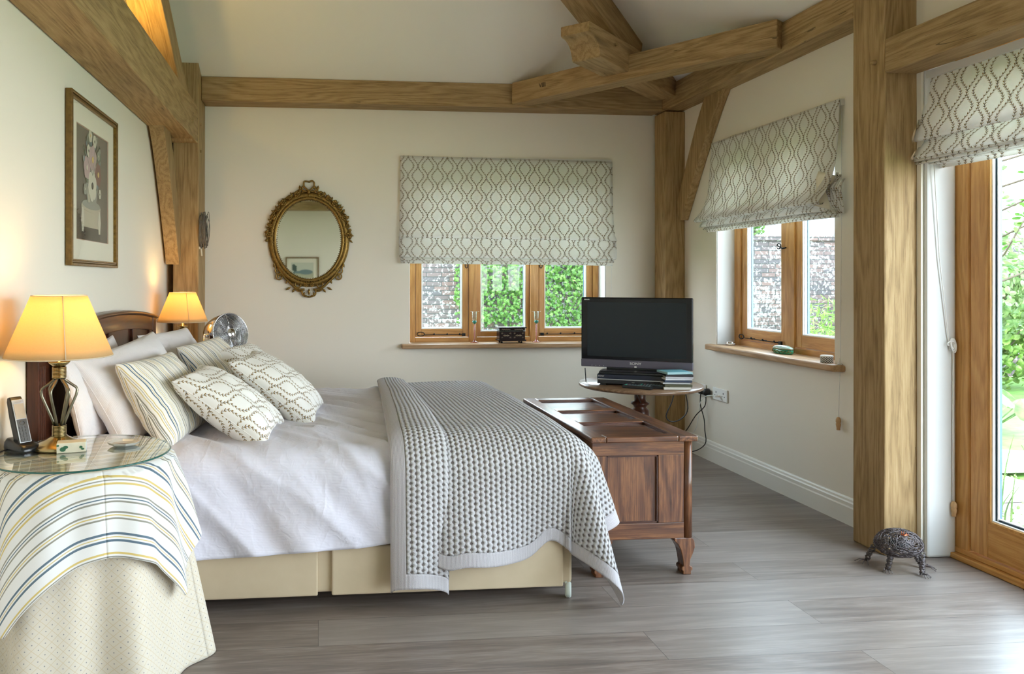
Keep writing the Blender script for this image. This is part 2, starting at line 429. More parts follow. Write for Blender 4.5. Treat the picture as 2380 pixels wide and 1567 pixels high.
# ================================================================= SETTING
XL, XR, YB, YF = -1.0, 2.6, 5.5, -2.7
def ceil_z(x, y): return 2.58 + .45 * min(2.45 - x, 5.32 - y, y + 2.5)
g = G(); g.box(XL - .2, 2.95, YF - .3, YB + .3, -.12, 0); struct('floor', g, FLOOR)
# back wall with window hole
def wall_with_hole(name, ax, c0, c1, a0, a1, z1, h, mat=None):
    """ax 'y': wall spans x a0..a1 at y c0..c1 ; h = (h0,h1,z0,z1) or None"""
    g = G()
    def bx(p0, p1, q0, q1):
        if ax == 'y': g.box(p0, p1, c0, c1, q0, q1)
        else: g.box(c0, c1, p0, p1, q0, q1)
    h0, h1, z0, zz = h
    bx(a0, h0, 0, z1); bx(h1, a1, 0, z1)
    if z0 > 0: bx(h0, h1, 0, z0)
    bx(h0, h1, zz, z1)
    return struct(name, g, mat or WALL)
wall_with_hole('wall_back', 'y', YB, YB + .21, XL - .2, 2.9, 2.58, (.643, 2.098, .735, 2.02))
g = G(); g.box(XL - .2, 2.9, YF - .3, YF, 0, 2.58); struct('wall_front', g, WALL)
g = G()
g.box(XR, XR + .2, 3.12, 3.684, 0, 2.56); g.box(XR, XR + .2, 4.855, YB, 0, 2.56); g.box(XR, XR + .2, 3.684, 4.855, 0, .745); g.box(XR, XR + .2, 3.684, 4.855, 2.03, 2.56)
g.box(XR, XR + .2, -2.15, 3.12, 2.16, 2.56); g.box(XR, XR + .2, YF, -2.15, 0, 2.56)
struct('wall_right', g, WALL)
# left wall (gable)
g = G()
zt = 2.58 + .45 * 3.45 + .05
pts = [(YF, 0), (YB, 0), (YB, 2.56), (1.87, zt), (.95, zt), (YF, 2.56)]
g.poly(pts, XL - .2, XL, 'yz'); struct('wall_left', g, WALL)
# ceiling
g = G()
def cpt(x, y, z=None): return g.pt((x, y, ceil_z(x, y) if z is None else z))
def cq(*p): g.face([cpt(*q) for q in p])
e = .17; X0 = 2.45 + e; Yb_ = 5.32 + e; Yf_ = -2.5 - e
lx = XL - .02; tl = 2.45 - lx
A = (X0, Yb_); B = (X0, Yf_); C_ = (lx, 5.32 - tl); D_ = (lx, -2.5 + tl)
cq(A, C_, (lx, Yb_))
cq(B, (lx, Yf_), D_)
cq(A, (X0, .9), (lx, .9), C_) if False else None
y9 = D_[1]
cq(A, (X0, y9), D_, C_)
hx = lambda y: 2.45 - (y + 2.5)
ys = -.2
cq(D_, (X0, y9), (X0, ys), (hx(ys), ys)); cq((hx(ys), ys), (X0, ys), B)
o = struct('ceiling', g, CEIL, solid=.12, solid_off=1)
me = o.data
import bmesh
bm = bmesh.new(); bm.from_mesh(me); 
for f in bm.faces:
    if f.normal.z < 0: f.normal_flip()
bm.to_mesh(me); bm.free()
# baseboards
def skirting(name, x, y0, y1):
    g = G(); pr = [(0, 0), (-.018, 0), (-.018, .085), (-.015, .092), (-.015, .108), (-.010, .114), (-.008, .124), (-.004, .130), (0, .132)]
    g.poly([(x + a, b) for a, b in pr], y0, y1, 'xz') if False else None
    n = len(pr); lo = [g.pt((x + a, y0, b)) for a, b in pr]; hi = [g.pt((x + a, y1, b)) for a, b in pr]
    g.face(lo); g.face(hi[::-1])
    for k in range(n): g.face((lo[k], hi[k], hi[(k + 1) % n], lo[(k + 1) % n]))
    return struct(name, g, SKIRT)
skirting('baseboard_right', XR, 3.343, 5.30)
g = G(); g.box(-.79, 2.45, YB - .018, YB, 0, .13); struct('baseboard_back', g, SKIRT)
g = G(); g.box(XL, XL + .018, -2.7, 5.28, 0, .13); struct('baseboard_left', g, SKIRT)

# ---------------------------------------------------------------- windows
def tube_obj(name, pts, r, mat, parent, n=8, closed=False):
    g = G(); g.tube(pts, r, n, closed=closed); return part(name, g, mat, parent)
def casement(parent, ax, a0, a1, c, z0, z1, stile=.037, d=.045, out=1, glass_name='glass_pane', gap=.004):
    """ax 'x': sash spans x a0..a1 at depth y=c ; out=+1 is away from the room"""
    g = G()
    def bx(G_, p0, p1, q0, q1, r0, r1, m): 
        if ax == 'x': G_.box(p0, p1, q0, q1, r0, r1, m)
        else: G_.box(q0, q1, p0, p1, r0, r1, m)
    mv, mh = 2, (0 if ax == 'x' else 1)
    b0, b1 = c, c + d * out
    bx(g, a0 + gap, a0 + stile, b0, b1, z0 + gap, z1 - gap, mv); bx(g, a1 - stile, a1 - gap, b0, b1, z0 + gap, z1 - gap, mv)
    bx(g, a0 + stile, a1 - stile, b0, b1, z0 + gap, z0 + stile * 1.35, mh); bx(g, a0 + stile, a1 - stile, b0, b1, z1 - stile, z1 - gap, mh)
    sash = part('casement', g, FR, parent, bevel=.0025)
    i = stile; zb, zt_ = z0 + stile * 1.35, z1 - stile
    gg = G()      # glazing bead and spacer
    for k, (w0, w1, e0, e1, m) in enumerate(((0, .006, .004, .022, 0), (.006, .010, .012, .026, 0), (.006, .012, .028, .040, 1))):
        f0, f1 = c + e0 * out, c + e1 * out
        bx(gg, a0 + i + w0, a0 + i + w1, f0, f1, zb, zt_, m); bx(gg, a1 - i - w1, a1 - i - w0, f0, f1, zb, zt_, m)
        bx(gg, a0 + i + w1, a1 - i - w1, f0, f1, zb + w0, zb + w1, m); bx(gg, a0 + i + w1, a1 - i - w1, f0, f1, zt_ - w1, zt_ - w0, m)
    part('glazing_bead', gg, [BEAD, ALU], sash)
    gp = G(); bx(gp, a0 + i, a1 - i, c + .026 * out, c + .030 * out, zb, zt_, 0)
    part(glass_name, gp, PANE, sash)
    return sash
def stay(parent, P0, P1, nrm, name='window_stay', tail=True):
    """peg stay lying along the bottom rail, curled end at P0"""
    P0, P1, nrm = Vector(P0), Vector(P1), Vector(nrm); t = (P1 - P0).normalized(); up = Vector((0, 0, 1))
    g = G()
    pts = [P0 + t * (.03 + .022 * cos(a)) * 1.0 + up * (.012 * sin(a)) for a in [x * 2 * pi / 14 for x in range(9, -1, -1)]] if False else []
    loop = [P0 + t * (.028 - .028 * cos(a)) + up * (.004 + .014 * sin(a)) for a in [pi * 1.95 * k / 12 + .3 for k in range(13)]]
    g.tube(loop[::-1] if False else loop, .0035, 6)
    g.tube([P0 + t * .05 + up * -.002, P1], .0042, 6, flat=.7)
    for f in (.35, .62, .88):
        q = P0.lerp(P1, f); g.tube([q + nrm * .012, q + nrm * -.012], .004, 6); g.ball(q + nrm * .013 + up * .006, .006, 8)
    q = P0.lerp(P1, .97); g.box(q.x - .012, q.x + .012, q.y - .006, q.y + .006, q.z - .01, q.z + .01) if abs(t.x) > .5 else g.box(q.x - .006, q.x + .006, q.y - .012, q.y + .012, q.z - .01, q.z + .01)
    return part(name, g, IRON, parent)
def curl(parent, P, d, nrm, name='fastener'):
    """monkey-tail handle: a vertical loop"""
    P, d = Vector(P), Vector(d); g = G(); up = Vector((0, 0, 1))
    pts = [P + up * .03, P + up * .012 + d * .002]
    for k in range(13):
        a = pi / 2 + k * 2 * pi / 13; pts.append(P + up * (-.012 + .02 * sin(a)) + d * (.010 * cos(a)))
    g.tube(pts, .0032, 6); q = P + up * .028; g.box(q.x - .007, q.x + .007, q.y - .007, q.y + .007, q.z - .012, q.z + .02)
    return part(name, g, IRON, parent)

# window 1 : back wall, three lights
w1 = sempty('window_1', (1.37, YB + .13, .74))
x0, x1, yf = .668, 2.087, YB + .13
g = G(); z0, z1 = .742, 2.02
fw = .038
g.box(x0, x0 + fw, yf, yf + .07, z0, z1, 2); g.box(x1 - .04, x1, yf, yf + .07, z0, z1, 2)
mull = [(1.105, 1.166), (1.569, 1.631)]
for a, b in mull: g.box(a, b, yf, yf + .07, z0, z1, 2)
for a, b in ((x0 + fw, mull[0][0]), (mull[0][1], mull[1][0]), (mull[1][1], x1 - .04)): g.box(a, b, yf + .001, yf + .07, z0, z0 + .034, 0); g.box(a, b, yf + .001, yf + .07, z1 - .05, z1, 0)
part('window_frame', g, FR, w1, bevel=.003)
for k, (a, b) in enumerate([(x0 + fw, mull[0][0]), (mull[0][1], mull[1][0]), (mull[1][1], x1 - .04)]):
    sh = casement(w1, 'x', a, b, yf + .008 if k != 1 else yf + .022, z0 + .034, z1 - .05, stile=.047 if k != 1 else .03)
    if k == 0: stay(w1, (a + .012, yf - .008, .80), (b - .03, yf - .008, .798), (0, -1, 0)); curl(w1, (b - .02, yf - .008, 1.32), (-1, 0, 0), None)
    if k == 2: stay(w1, (b - .01, yf - .008, .802), (a + .012, yf - .008, .798), (0, -1, 0)); curl(w1, (a + .015, yf - .008, 1.32), (1, 0, 0), None)
g = G(); g.box(.643, 2.098, YB - .045, YB + .14, .712, .744, 0); g.box(.588, 2.15, YB - .06, YB - .001, .712, .744, 0)
part('window_sill', g, SILL, w1, bevel=.008)
# window 2 : right wall, two lights and more hidden
w2 = sempty('window_2', (XR + .12, 4.27, .77))
xf = XR + .12; y0, y1 = 3.69, 4.848
g = G(); z0, z1 = .776, 2.03
g.box(xf, xf + .07, y1 - .072, y1, z0, z1, 2); g.box(xf, xf + .07, y0, y0 + .072, z0, z1, 2)
ym0, ym1 = 4.206, 4.292
g.box(xf, xf + .07, ym0, ym1, z0, z1, 2)
for a, b in ((y0 + .072, ym0), (ym1, y1 - .072)): g.box(xf + .001, xf + .07, a, b, z0, z0 + .035, 1); g.box(xf + .001, xf + .07, a, b, z1 - .05, z1, 1)
part('window_frame', g, FR, w2, bevel=.003)
for k, (a, b) in enumerate([(ym1, y1 - .072), (y0 + .072, ym0)]):
    casement(w2, 'y', a, b, xf + .010, z0 + .035, z1 - .05, stile=.055)
stay(w2, (xf - .009, 4.775, .832), (xf - .009, 4.31, .828), (-1, 0, 0))
g = G(); loop = [(xf - .012, 4.335 + .018 * cos(a), 1.40 + .016 * sin(a)) for a in [.4 + k * 5.2 / 12 for k in range(13)]]
g.tube(loop, .0035, 6); g.tube([loop[0], (xf - .012, 4.30, 1.385), (xf - .01, 4.27, 1.388)], .0045, 6); part('fastener', g, IRON, w2)
g = G(); g.box(XR - .002, XR + .125, 3.684, 4.855, .745, .777, 1)
ol = [(XR - .055, 3.63), (XR - .06, 3.66), (XR - .06, 4.88), (XR - .055, 4.905), (XR + .001, 4.92), (XR + .001, 3.60)]
g.poly(ol, .742, .777, 'xy', 1)
part('window_sill', g, SILL, w2, bevel=.008)
# reveal linings are the wall's own thickness; white paint shows on the deep reveals
g = G(); g.box(XR + .004, XR + .12, 4.85, 4.857, .777, 2.03); g.box(XR + .004, XR + .12, 3.682, 3.689, .777, 2.03)
g.box(2.091, 2.099, YB + .004, YB + .13, .744, 2.02); g.box(.642, .650, YB + .004, YB + .13, .744, 2.02)
struct('trim_1', g, WHITE, bevel=.002)
g = G(); g.box(XR + .012, 2.748, 3.10, 3.125, 0, 2.16); g.box(XR + .002, XR + .03, 3.12, 3.142, 0, 2.1)
struct('trim_2', g, WHITE, bevel=.012)
# door 1 : glazed garden doors, right wall
d1 = sempty('door_1', (2.75, .5, 0))
xd = 2.75
g = G(); g.box(xd, xd + .07, 3.040, 3.115, .0, 2.16, 2); g.box(xd - .03, xd + .09, -2.15, 3.113, 0, .024, 1)
g.box(xd - .005, xd + .04, -2.15, 3.113, .024, .046, 1); g.box(xd, xd + .07, -2.15, 3.04, 2.11, 2.16, 1); g.box(xd, xd + .07, -2.15, -2.08, 0, 2.16, 2)
part('door_frame', g, FR, d1, bevel=.004)
dy = [3.033, 2.02, 1.0, 0.0, -1.03, -2.07]
for k in range(5):
    b, a = dy[k], dy[k + 1] + .012
    g = G(); st = .085; zb, zt_ = .052, 2.10
    g.box(xd + .004, xd + .052, b - st, b, zb, zt_, 2); g.box(xd + .004, xd + .052, a, a + st, zb, zt_, 2)
    g.box(xd + .004, xd + .052, a + st, b - st, zb, .193, 1); g.box(xd + .004, xd + .052, a + st, b - st, zt_ - .09, zt_, 1)
    leaf = part('door_leaf', g, FR, d1, bevel=.003)
    gg = G()
    for w0, w1_, e0, e1, m in ((0, .010, .006, .022, 0), (.010, .016, .012, .024, 2), (.006, .024, .026, .045, 1), (.024, .028, .024, .03, 2)):
        gg.box(xd + e0, xd + e1, b - st - w1_, b - st - w0, .193, zt_ - .09, m); gg.box(xd + e0, xd + e1, a + st + w0, a + st + w1_, .193, zt_ - .09, m)
        gg.box(xd + e0, xd + e1, a + st + w1_, b - st - w1_, .193 + w0, .193 + w1_, m)
    part('glazing_bead', gg, [FR[2], ALU, BEAD], leaf)
    gp = G(); gp.box(xd + .026, xd + .030, a + st, b - st, .193, zt_ - .09); part('glass_pane', gp, PANE, leaf)

# ---------------------------------------------------------------- oak frame
def beam(name, label, P0, P1, w, h, roll=0, bev=.006, cat='beam', group=None, shape=None, waney=.0025):
    """box of width w, height h between the centres of its two ends; grain along it"""
    P0, P1 = Vector(P0), Vector(P1); L = (P1 - P0).length; xa = (P1 - P0).normalized()
    up = Vector((0, 0, 1)) if abs(xa.z) < .95 else Vector((0, 1, 0))
    ya = up.cross(xa).normalized(); za = xa.cross(ya)
    n = max(6, int(L / .12)); g = G()
    sd = random.random() * 50
    def ring(k):
        x = L * k / n; r = []
        for (a, b) in ((-1, -1), (1, -1), (1, 1), (-1, 1)):
            j = noise.noise(Vector((x * 1.7, a * 3 + sd, b * 3))) * waney; j2 = noise.noise(Vector((x * 1.7, a * 3 + sd + 9, b * 3))) * waney
            r.append(g.pt((x, a * w / 2 + j, b * h / 2 + j2)))
        return r
    rs = [ring(k) for k in range(n + 1)]
    g.face(rs[0][::-1]); g.face(rs[-1])
    for A_, B_ in zip(rs, rs[1:]):
        for j in range(4): g.face((A_[j], A_[(j + 1) % 4], B_[(j + 1) % 4], B_[j]))
    me = bpy.data.meshes.new(name); me.from_pydata([tuple(v) for v in g.v], [], g.f); me.materials.append(OAK[0])
    o = bpy.data.objects.new(name, me); COL.objects.link(o)
    M = Matrix((xa, ya, za)).transposed().to_4x4(); M.translation = P0; o.matrix_world = M
    LOC[o] = P0
    if bev:
        md = o.modifiers.new('b', 'BEVEL'); md.width = bev; md.segments = 2; md.limit_method = 'ANGLE'; md.angle_limit = radians(50)
    return tag(o, label, cat, group)
def pegs(owner, pts, nrm, r=.011):
    for p in pts:
        g = G(); p = Vector(p); nn = Vector(nrm)
        g.tube([p - nn * .01, p + nn * .008], r, 8)
        o = obj('peg', g, OAK[0], loc=(0, 0, 0)); o.parent = owner; o.matrix_parent_inverse = owner.matrix_world.inverted()
posts = {}
posts['bl'] = beam('oak_post', 'square oak post in the far left corner behind the bedside lamp', (-.868, 5.35, 0), (-.868, 5.35, 2.70), .165, .29, cat='post')
posts['br'] = beam('oak_post', 'square oak post in the far corner behind the television', (2.525, 5.375, 0), (2.525, 5.375, 2.40), .15, .17, cat='post')
posts['nr'] = beam('oak_post', 'thick full-height oak post standing beside the glazed garden door', (2.525, 3.243, 0), (2.525, 3.243, 2.72), .155, .20, cat='post')
# vertical members: width is along x, height along y
b1 = beam('wall_plate', 'long horizontal oak beam on top of the wall over the mirror and wide blind', (-.785, 5.41, 2.493), (2.45, 5.41, 2.493), .18, .165)
b2 = beam('wall_plate', 'oak beam along the top of the right wall above the small window', (2.525, 5.46, 2.487), (2.525, 3.34, 2.487), .155, .16)
b3 = beam('door_lintel', 'oak lintel beam over the garden door above the blind', (2.525, 3.145, 2.175), (2.525, -2.2, 2.175), .15, .15)
b3b = beam('wall_plate', 'oak beam on top of the right wall over the garden doors, nearest the viewer', (2.525, 3.14, 2.63), (2.525, -2.5, 2.63), .155, .16)
b4 = beam('wall_plate', 'oak beam over the opposite wall seen in the mirror', (-1.0, -2.61, 2.49), (2.6, -2.61, 2.49), .18, .16)
tie = beam('tie_beam', 'massive oak tie beam running along the left wall above the framed picture', (-.893, 5.22, 2.225), (-.893, -.6, 2.225), .205, .245)
beam('roof_strut', 'sloping oak rafter rising from the tie beam into the roof, lit yellow underneath', (-.895, 5.12, 2.16), (-.895, 2.9, 3.40), .18, .17)
# dragon tie across the corner
g0 = Vector((1.40, 5.33, 2.50)); g1 = Vector((2.46, 3.90, 2.50))
dt = (g1 - g0).normalized()
dtie = beam('dragon_tie', 'diagonal oak tie crossing the far corner under the roof', g0, g1, .15, .15)
# dragon beam with coved end
u = Vector((1, 1, 0)).normalized(); wv = Vector((1, -1, 0)).normalized()
end = Vector((1.545, 4.345, 2.47)); LEN = (Vector((2.43, 5.23, 2.47)) - end).dot(u)
g = G(); ol = [(0, 0), (LEN, 0), (LEN, .17), (-.155, .17), (-.155, .115)]
for k in range(8):
    a = k / 8 * pi / 2; ol.append((-.135 + .115 * sin(a) * 1.0, .11 - .095 * (1 - cos(a)) ))
ol.append((-.012, .004))
lo = [g.pt((a, -.088, b)) for a, b in ol]; hi = [g.pt((a, .088, b)) for a, b in ol]; n = len(ol)
g.face(lo); g.face(hi[::-1])
for k in range(n): g.face((lo[k], hi[k], hi[(k + 1) % n], lo[(k + 1) % n]))
me = bpy.data.meshes.new('dragon_beam'); me.from_pydata([tuple(v) for v in g.v], [], g.f); me.materials.append(OAK[0])
o = bpy.data.objects.new('dragon_beam', me); COL.objects.link(o)
M = Matrix((u, Vector((-u.y, u.x, 0)), Vector((0, 0, 1)))).transposed().to_4x4(); M.translation = end; o.matrix_world = M
md = o.modifiers.new('b', 'BEVEL'); md.width = .004; md.segments = 2; md.limit_method = 'ANGLE'; md.angle_limit = radians(50)
tag(o, 'short oak beam with scooped-out carved end projecting over the diagonal tie', 'beam'); dragon = o
# hip rafter
def hipz(t): return 2.47 + .45 * t
beam('hip_rafter', 'oak hip rafter climbing along the ceiling crease above the carved beam end', (2.45 - .42, 5.32 - .42, hipz(.42)), (2.45 - 3.2, 5.32 - 3.2, hipz(3.2)), .155, .19)
# curved braces (outline in the y-z plane)
def brace(name, label, edge_a, edge_b, x0, x1):
    """edge_a, edge_b: matching lists of (y,z) along both long edges"""
    g = G(); n = len(edge_a)
    R_ = []
    for (ya_, za_), (yb_, zb_) in zip(edge_a, edge_b):
        R_.append([g.pt((x0, ya_, za_)), g.pt((x1, ya_, za_)), g.pt((x1, yb_, zb_)), g.pt((x0, yb_, zb_))])
    g.face(R_[0][::-1]); g.face(R_[-1])
    for A_, B_ in zip(R_, R_[1:]):
        for j in range(4): g.face((A_[j], A_[(j + 1) % 4], B_[(j + 1) % 4], B_[j]))
    o = obj(name, g, OAK[2], loc=(x0, edge_a[-1][0], edge_a[-1][1]), bevel=.004); return tag(o, label, 'beam')
ea = []; eb = []
for k in range(9):
    f = k / 8; y = 4.62 + (5.145 - 4.62) * (f ** .82); z = 2.108 + (1.30 - 2.108) * f
    ea.append((y, z)); eb.append((min(5.205, y + .22 - .10 * f), z + .0 + .04 * f))
brace('knee_brace', 'curved oak brace between the tie beam and the far left corner post', ea, eb, -.985, -.90)
ea = []; eb = []
for k in range(9):
    f = k / 8; y = 4.668 + (5.236 - 4.668) * (f ** .90); z = 2.41 + (1.62 - 2.41) * f
    ea.append((y, z)); eb.append((min(5.288, y + .23 - .13 * f), z + .05 * f))
brace('knee_brace', 'curved oak brace between the far corner post and the right wall beam', ea, eb, 2.54, 2.598)
PLACE_MARK = True
pegs(posts['nr'], [(2.44, 3.20, 2.16)], (-1, 0, 0)); 
pegs(tie, [(-.79, 4.98, 2.20), (-.79, 5.14, 2.30)], (1, 0, 0))
pegs(posts['bl'], [(-.785, 5.27, 2.24), (-.785, 5.27, 2.06)], (1, 0, 0))
pegs(dragon, [(1.95, 4.60, 2.545), (1.74, 4.39, 2.58)], (.7, -.7, 0), .009)

# ================================================================= GARDEN
def brick_mat():
    t = NT('old_brick'); v = t.n('Mapping', {'Vector': t.n('TexCoord').outputs['Object'], 'Rotation': (radians(90), 0, 0)}).outputs[0]
    br = t.n('TexBrick', {'Vector': v, 'Color1': (.115, .072, .066, 1), 'Color2': (.052, .050, .058, 1), 'Mortar': (.035, .035, .035, 1), 'Scale': 1,
                          'Mortar Size': .006, 'Brick Width': .20, 'Row Height': .060, 'Bias': -.1})
    ob = t.n('TexCoord').outputs['Object']
    n = t.noise(ob, 19, 5, .66, .3); big = t.noise(ob, 1.1, 2); fine = t.noise(ob, 45, 3)
    thr = t.m('ADD', t.m('MULTIPLY', n, .8), t.m('ADD', t.m('MULTIPLY', big, .25), t.m('MULTIPLY', fine, .12)))
    lich = t.ramp(thr, [(.60, (0, 0, 0)), (.635, (1, 1, 1))])
    lich = t.mix(t.m('MULTIPLY', br.outputs['Fac'], .7), lich, (0, 0, 0))
    col = t.mix(lich, br.outputs['Color'], (.36, .36, .36))
    t.bsdf(col, .9, 0, t.bump(t.m('SUBTRACT', n, br.outputs['Fac']), .006, .6)); return t.mat
BRICK = brick_mat()
def leafm(name, c1, c2, trans=.35):
    t = NT(name); n = t.noise(t.n('TexCoord').outputs['Object'], 14, 2)
    r = t.ramp(n, [(.3, c1), (.7, c2)])
    d = t.n('BsdfPrincipled', {'Base Color': r, 'Roughness': .45, 'Specular IOR Level': .3}).outputs[0]; tr = t.n('BsdfTranslucent', {'Color': r}).outputs[0]
    return t.surf(t.n('MixShader', {0: trans, 1: d, 2: tr}).outputs[0])
IVY = leafm('ivy_leaf', (.03, .10, .018), (.15, .27, .06)); SHRUB = leafm('shrub_leaf', (.07, .16, .03), (.24, .34, .09)); PALE = leafm('pale_leaf', (.11, .20, .08), (.28, .36, .16))
GRASSM = leafm('lawn_green', (.09, .20, .04), (.16, .30, .07), .1)
GRAVEL = bumpy('gravel', (.34, .30, .26), .9, 0, 60, .01, (.14, .12, .11)); SLAB = plain('stone_slab', (.42, .41, .39), .8)
BARK = bumpy('bark', (.13, .10, .075), .9, 0, 30, .004, (.06, .045, .035)); POSTW = plain('stake_wood', (.36, .31, .23), .8); SLATE = plain('slate', (.10, .12, .13), .7)
g = G(); g.box(-8, 14, -8, 12, -.24, -.16); struct('ground', g, GRASSM)
g = G(); g.box(2.95, 4.65, -4, 5.2, -.16, -.13); tag(obj('gravel_strip', g, GRAVEL, loc=(3.8, 1, -.16)), kind='structure')
g = G(); g.box(-3, 13, 10.0, 10.35, -.2, 1.74); g.box(-3, 13, 9.97, 10.38, 1.74, 1.80)
tag(obj('garden_wall', g, BRICK, loc=(0, 10, -.2)), 'old brick garden wall blotched with white lichen outside both small windows', 'wall')
def leaf(g, c, r, up=None, L=None, shape='ivy', m=0):
    c = Vector(c); d = Vector((random.gauss(0, 1), random.gauss(0, 1), random.gauss(0, 1))).normalized() if up is None else (Vector(up) + Vector((random.gauss(0, .45), random.gauss(0, .45), random.gauss(0, .45)))).normalized()
    a = d.orthogonal().normalized(); b = d.cross(a); th = random.random() * 6.28
    x = a * cos(th) + b * sin(th); y = d.cross(x)
    if shape == 'ivy': pts = [(0, -.55), (.5, -.5), (.38, 0), (.62, .2), (.22, .35), (0, .85), (-.22, .35), (-.62, .2), (-.38, 0), (-.5, -.5)]
    elif shape == 'round': pts = [(0, -.7), (.4, -.45), (.55, 0), (.35, .5), (0, .8), (-.35, .5), (-.55, 0), (-.4, -.45)]
    else: pts = [(0, -1.2), (.16, -.4), (.18, .3), (0, 1.3), (-.18, .3), (-.16, -.4)]
    ctr = g.pt(c + d * r * .12); ids = [g.pt(c + x * px * r + y * py * r - d * r * .10 * abs(px)) for px, py in pts]
    for k in range(len(ids)): g.face((ctr, ids[k], ids[(k + 1) % len(ids)]), m, False)
g = G(); random.seed(3)
for k in range(7800):
    x = random.uniform(1.75, 5.2); z = random.uniform(.15, 2.0)
    edge = 1.95 + .35 * sin(z * 4) + .25 * noise.noise(Vector((z * 3, 0, 0)))
    if x < edge and random.random() > .1: continue
    if z < .55 + .25 * noise.noise(Vector((x * 2, 3, 0))) and random.random() > .12: continue
    leaf(g, (x, 9.93 - random.random() * .22, z), random.uniform(.026, .048), (0, -1, .25))
tag(obj('ivy', g, IVY, loc=(3.2, 9.9, .1)), 'bright green ivy covering the brick wall outside the wide window', 'ivy', kind='stuff')
def bush(name, label, c, r, n, lr, mat, shape='long', group=None):
    g = G(); c = Vector(c)
    for k in range(n):
        d = Vector((random.gauss(0, 1), random.gauss(0, 1), random.gauss(0, 1))).normalized(); rad = random.random() ** .4
        leaf(g, c + Vector((d.x * r[0], d.y * r[1], d.z * r[2])) * rad, lr * random.uniform(.7, 1.3), d if shape != 'long' else None, shape=shape)
    r_ = thing(name, label, 'plant', (c.x, c.y, -.2), group)
    part('foliage', g, mat, r_)
    g = G()
    for k in range(7):
        a = k * .9; g.tube([(c.x + .03 * cos(a), c.y + .03 * sin(a), -.2), (c.x + r[0] * .3 * cos(a), c.y + r[1] * .3 * sin(a), c.z - r[2] * .3), (c.x + r[0] * .7 * cos(a), c.y + r[1] * .7 * sin(a), c.z + r[2] * .4)], [.012, .009, .004], 5)
    part('stem', g, BARK, r_); return r_
bush('feathery_shrub', 'yellow-green feathery shrub outside the right side of the small window', (4.55, 6.6, .55), (.40, .4, .50), 1500, .035, SHRUB)
bush('garden_shrub', 'small green shrub low outside the left light of the small window', (4.75, 7.9, .25), (.35, .35, .30), 700, .035, SHRUB)
bush('treetop', 'small treetop showing over the garden wall through the small window', (7.0, 12.0, 2.15), (.25, .3, .28), 400, .05, IVY, 'round')
bush('tall_bush', 'bush over the garden wall beside the left frame of the small window', (6.25, 11.6, 2.2), (.28, .3, .3), 400, .05, IVY, 'round')
# neighbouring roof beyond the wall
g = G(); g.poly([(8.3, -.2), (8.3, 1.2), (9.9, 3.4), (11.5, 1.2), (11.5, -.2)], 12.6, 17, 'xz'); tag(obj('garden_outbuilding', g, SLATE, loc=(9.9, 12.6, 1.0)), 'grey slate roof beyond the garden wall at the small window', 'roof')
# plants seen through the garden door
bush('garden_hedge', 'leafy green border in front of the brick wall seen through the garden door', (8.1, 8.9, .55), (1.5, .5, .75), 3200, .06, SHRUB, 'round')
bush('flowering_shrub', 'pale green shrub in the middle of the view through the garden door', (6.9, 7.5, 1.15), (.75, .5, .6), 1700, .055, PALE, 'round')
r_ = thing('hosta', 'broad-leaved hosta at the far edge of the lawn', 'plant', (5.9, 6.35, -.16))
g = G()
for k in range(16):
    a = k * 2.4; rr = .10 + .012 * k
    leaf(g, (5.9 + rr * 1.6 * cos(a), 6.35 + rr * 1.6 * sin(a), .12 + .02 * (k % 5)), .14, (cos(a) * .5, sin(a) * .5 - .3, .8), shape='round')
    g.tube([(5.9, 6.35, -.16), (5.9 + rr * 1.4 * cos(a), 6.35 + rr * 1.4 * sin(a), .10)], .006, 5)
part('foliage', g, PALE, r_)
# tree with stake
r_ = thing('garden_tree', 'young garden tree with bright leaves and dark branches outside the glazed door', 'tree', (5.35, 5.75, -.16))
g = G(); T0 = Vector((5.35, 5.75, -.16))
g.tube([T0, T0 + Vector((.02, 0, .9)), T0 + Vector((-.03, .02, 1.7)), T0 + Vector((.0, 0, 2.3))], [.022, .02, .016, .01], 7)
br = []
random.seed(12)
for k in range(16):
    z = 1.3 + k * .07; a = k * 2.2; b0 = T0 + Vector((0, 0, z)); L = .55 + .25 * random.random()
    b1_ = b0 + Vector((cos(a) * L * .5, sin(a) * L * .5, .12)); b2_ = b0 + Vector((cos(a) * L, sin(a) * L, .30 + .2 * random.random())); g.tube([b0, b1_, b2_], [.010, .008, .003], 5); br.append((b0, b1_, b2_))
part('trunk', g, BARK, r_)
g = G()
for b0, b1_, b2_ in br:
    for k in range(26):
        f = random.random(); p = b1_.lerp(b2_, f) + Vector((random.gauss(0, .07), random.gauss(0, .07), random.gauss(0, .07))); leaf(g, p, random.uniform(.03, .055), (0, 0, 1), shape='round')
part('foliage', g, IVY, r_)
r_ = thing('tree_stake', 'pale round wooden stake with a dark tie beside the young tree', 'stake', (5.62, 6.1, -.16))
g = G(); g.tube([(5.62, 6.1, -.16), (5.66, 6.1, .98)], .045, 12); part('post', g, POSTW, r_)
g = G(); g.tube([(5.40, 5.84, .52), (5.5, 5.95, .50), (5.60, 6.04, .48), (5.70, 6.05, .47)], .014, 6); part('strap', g, BLACKM, r_)
r_ = thing('iris_clump', 'clump of sword-shaped iris leaves just outside the garden door', 'plant', (3.78, 3.95, -.13))
g = G(); random.seed(5)
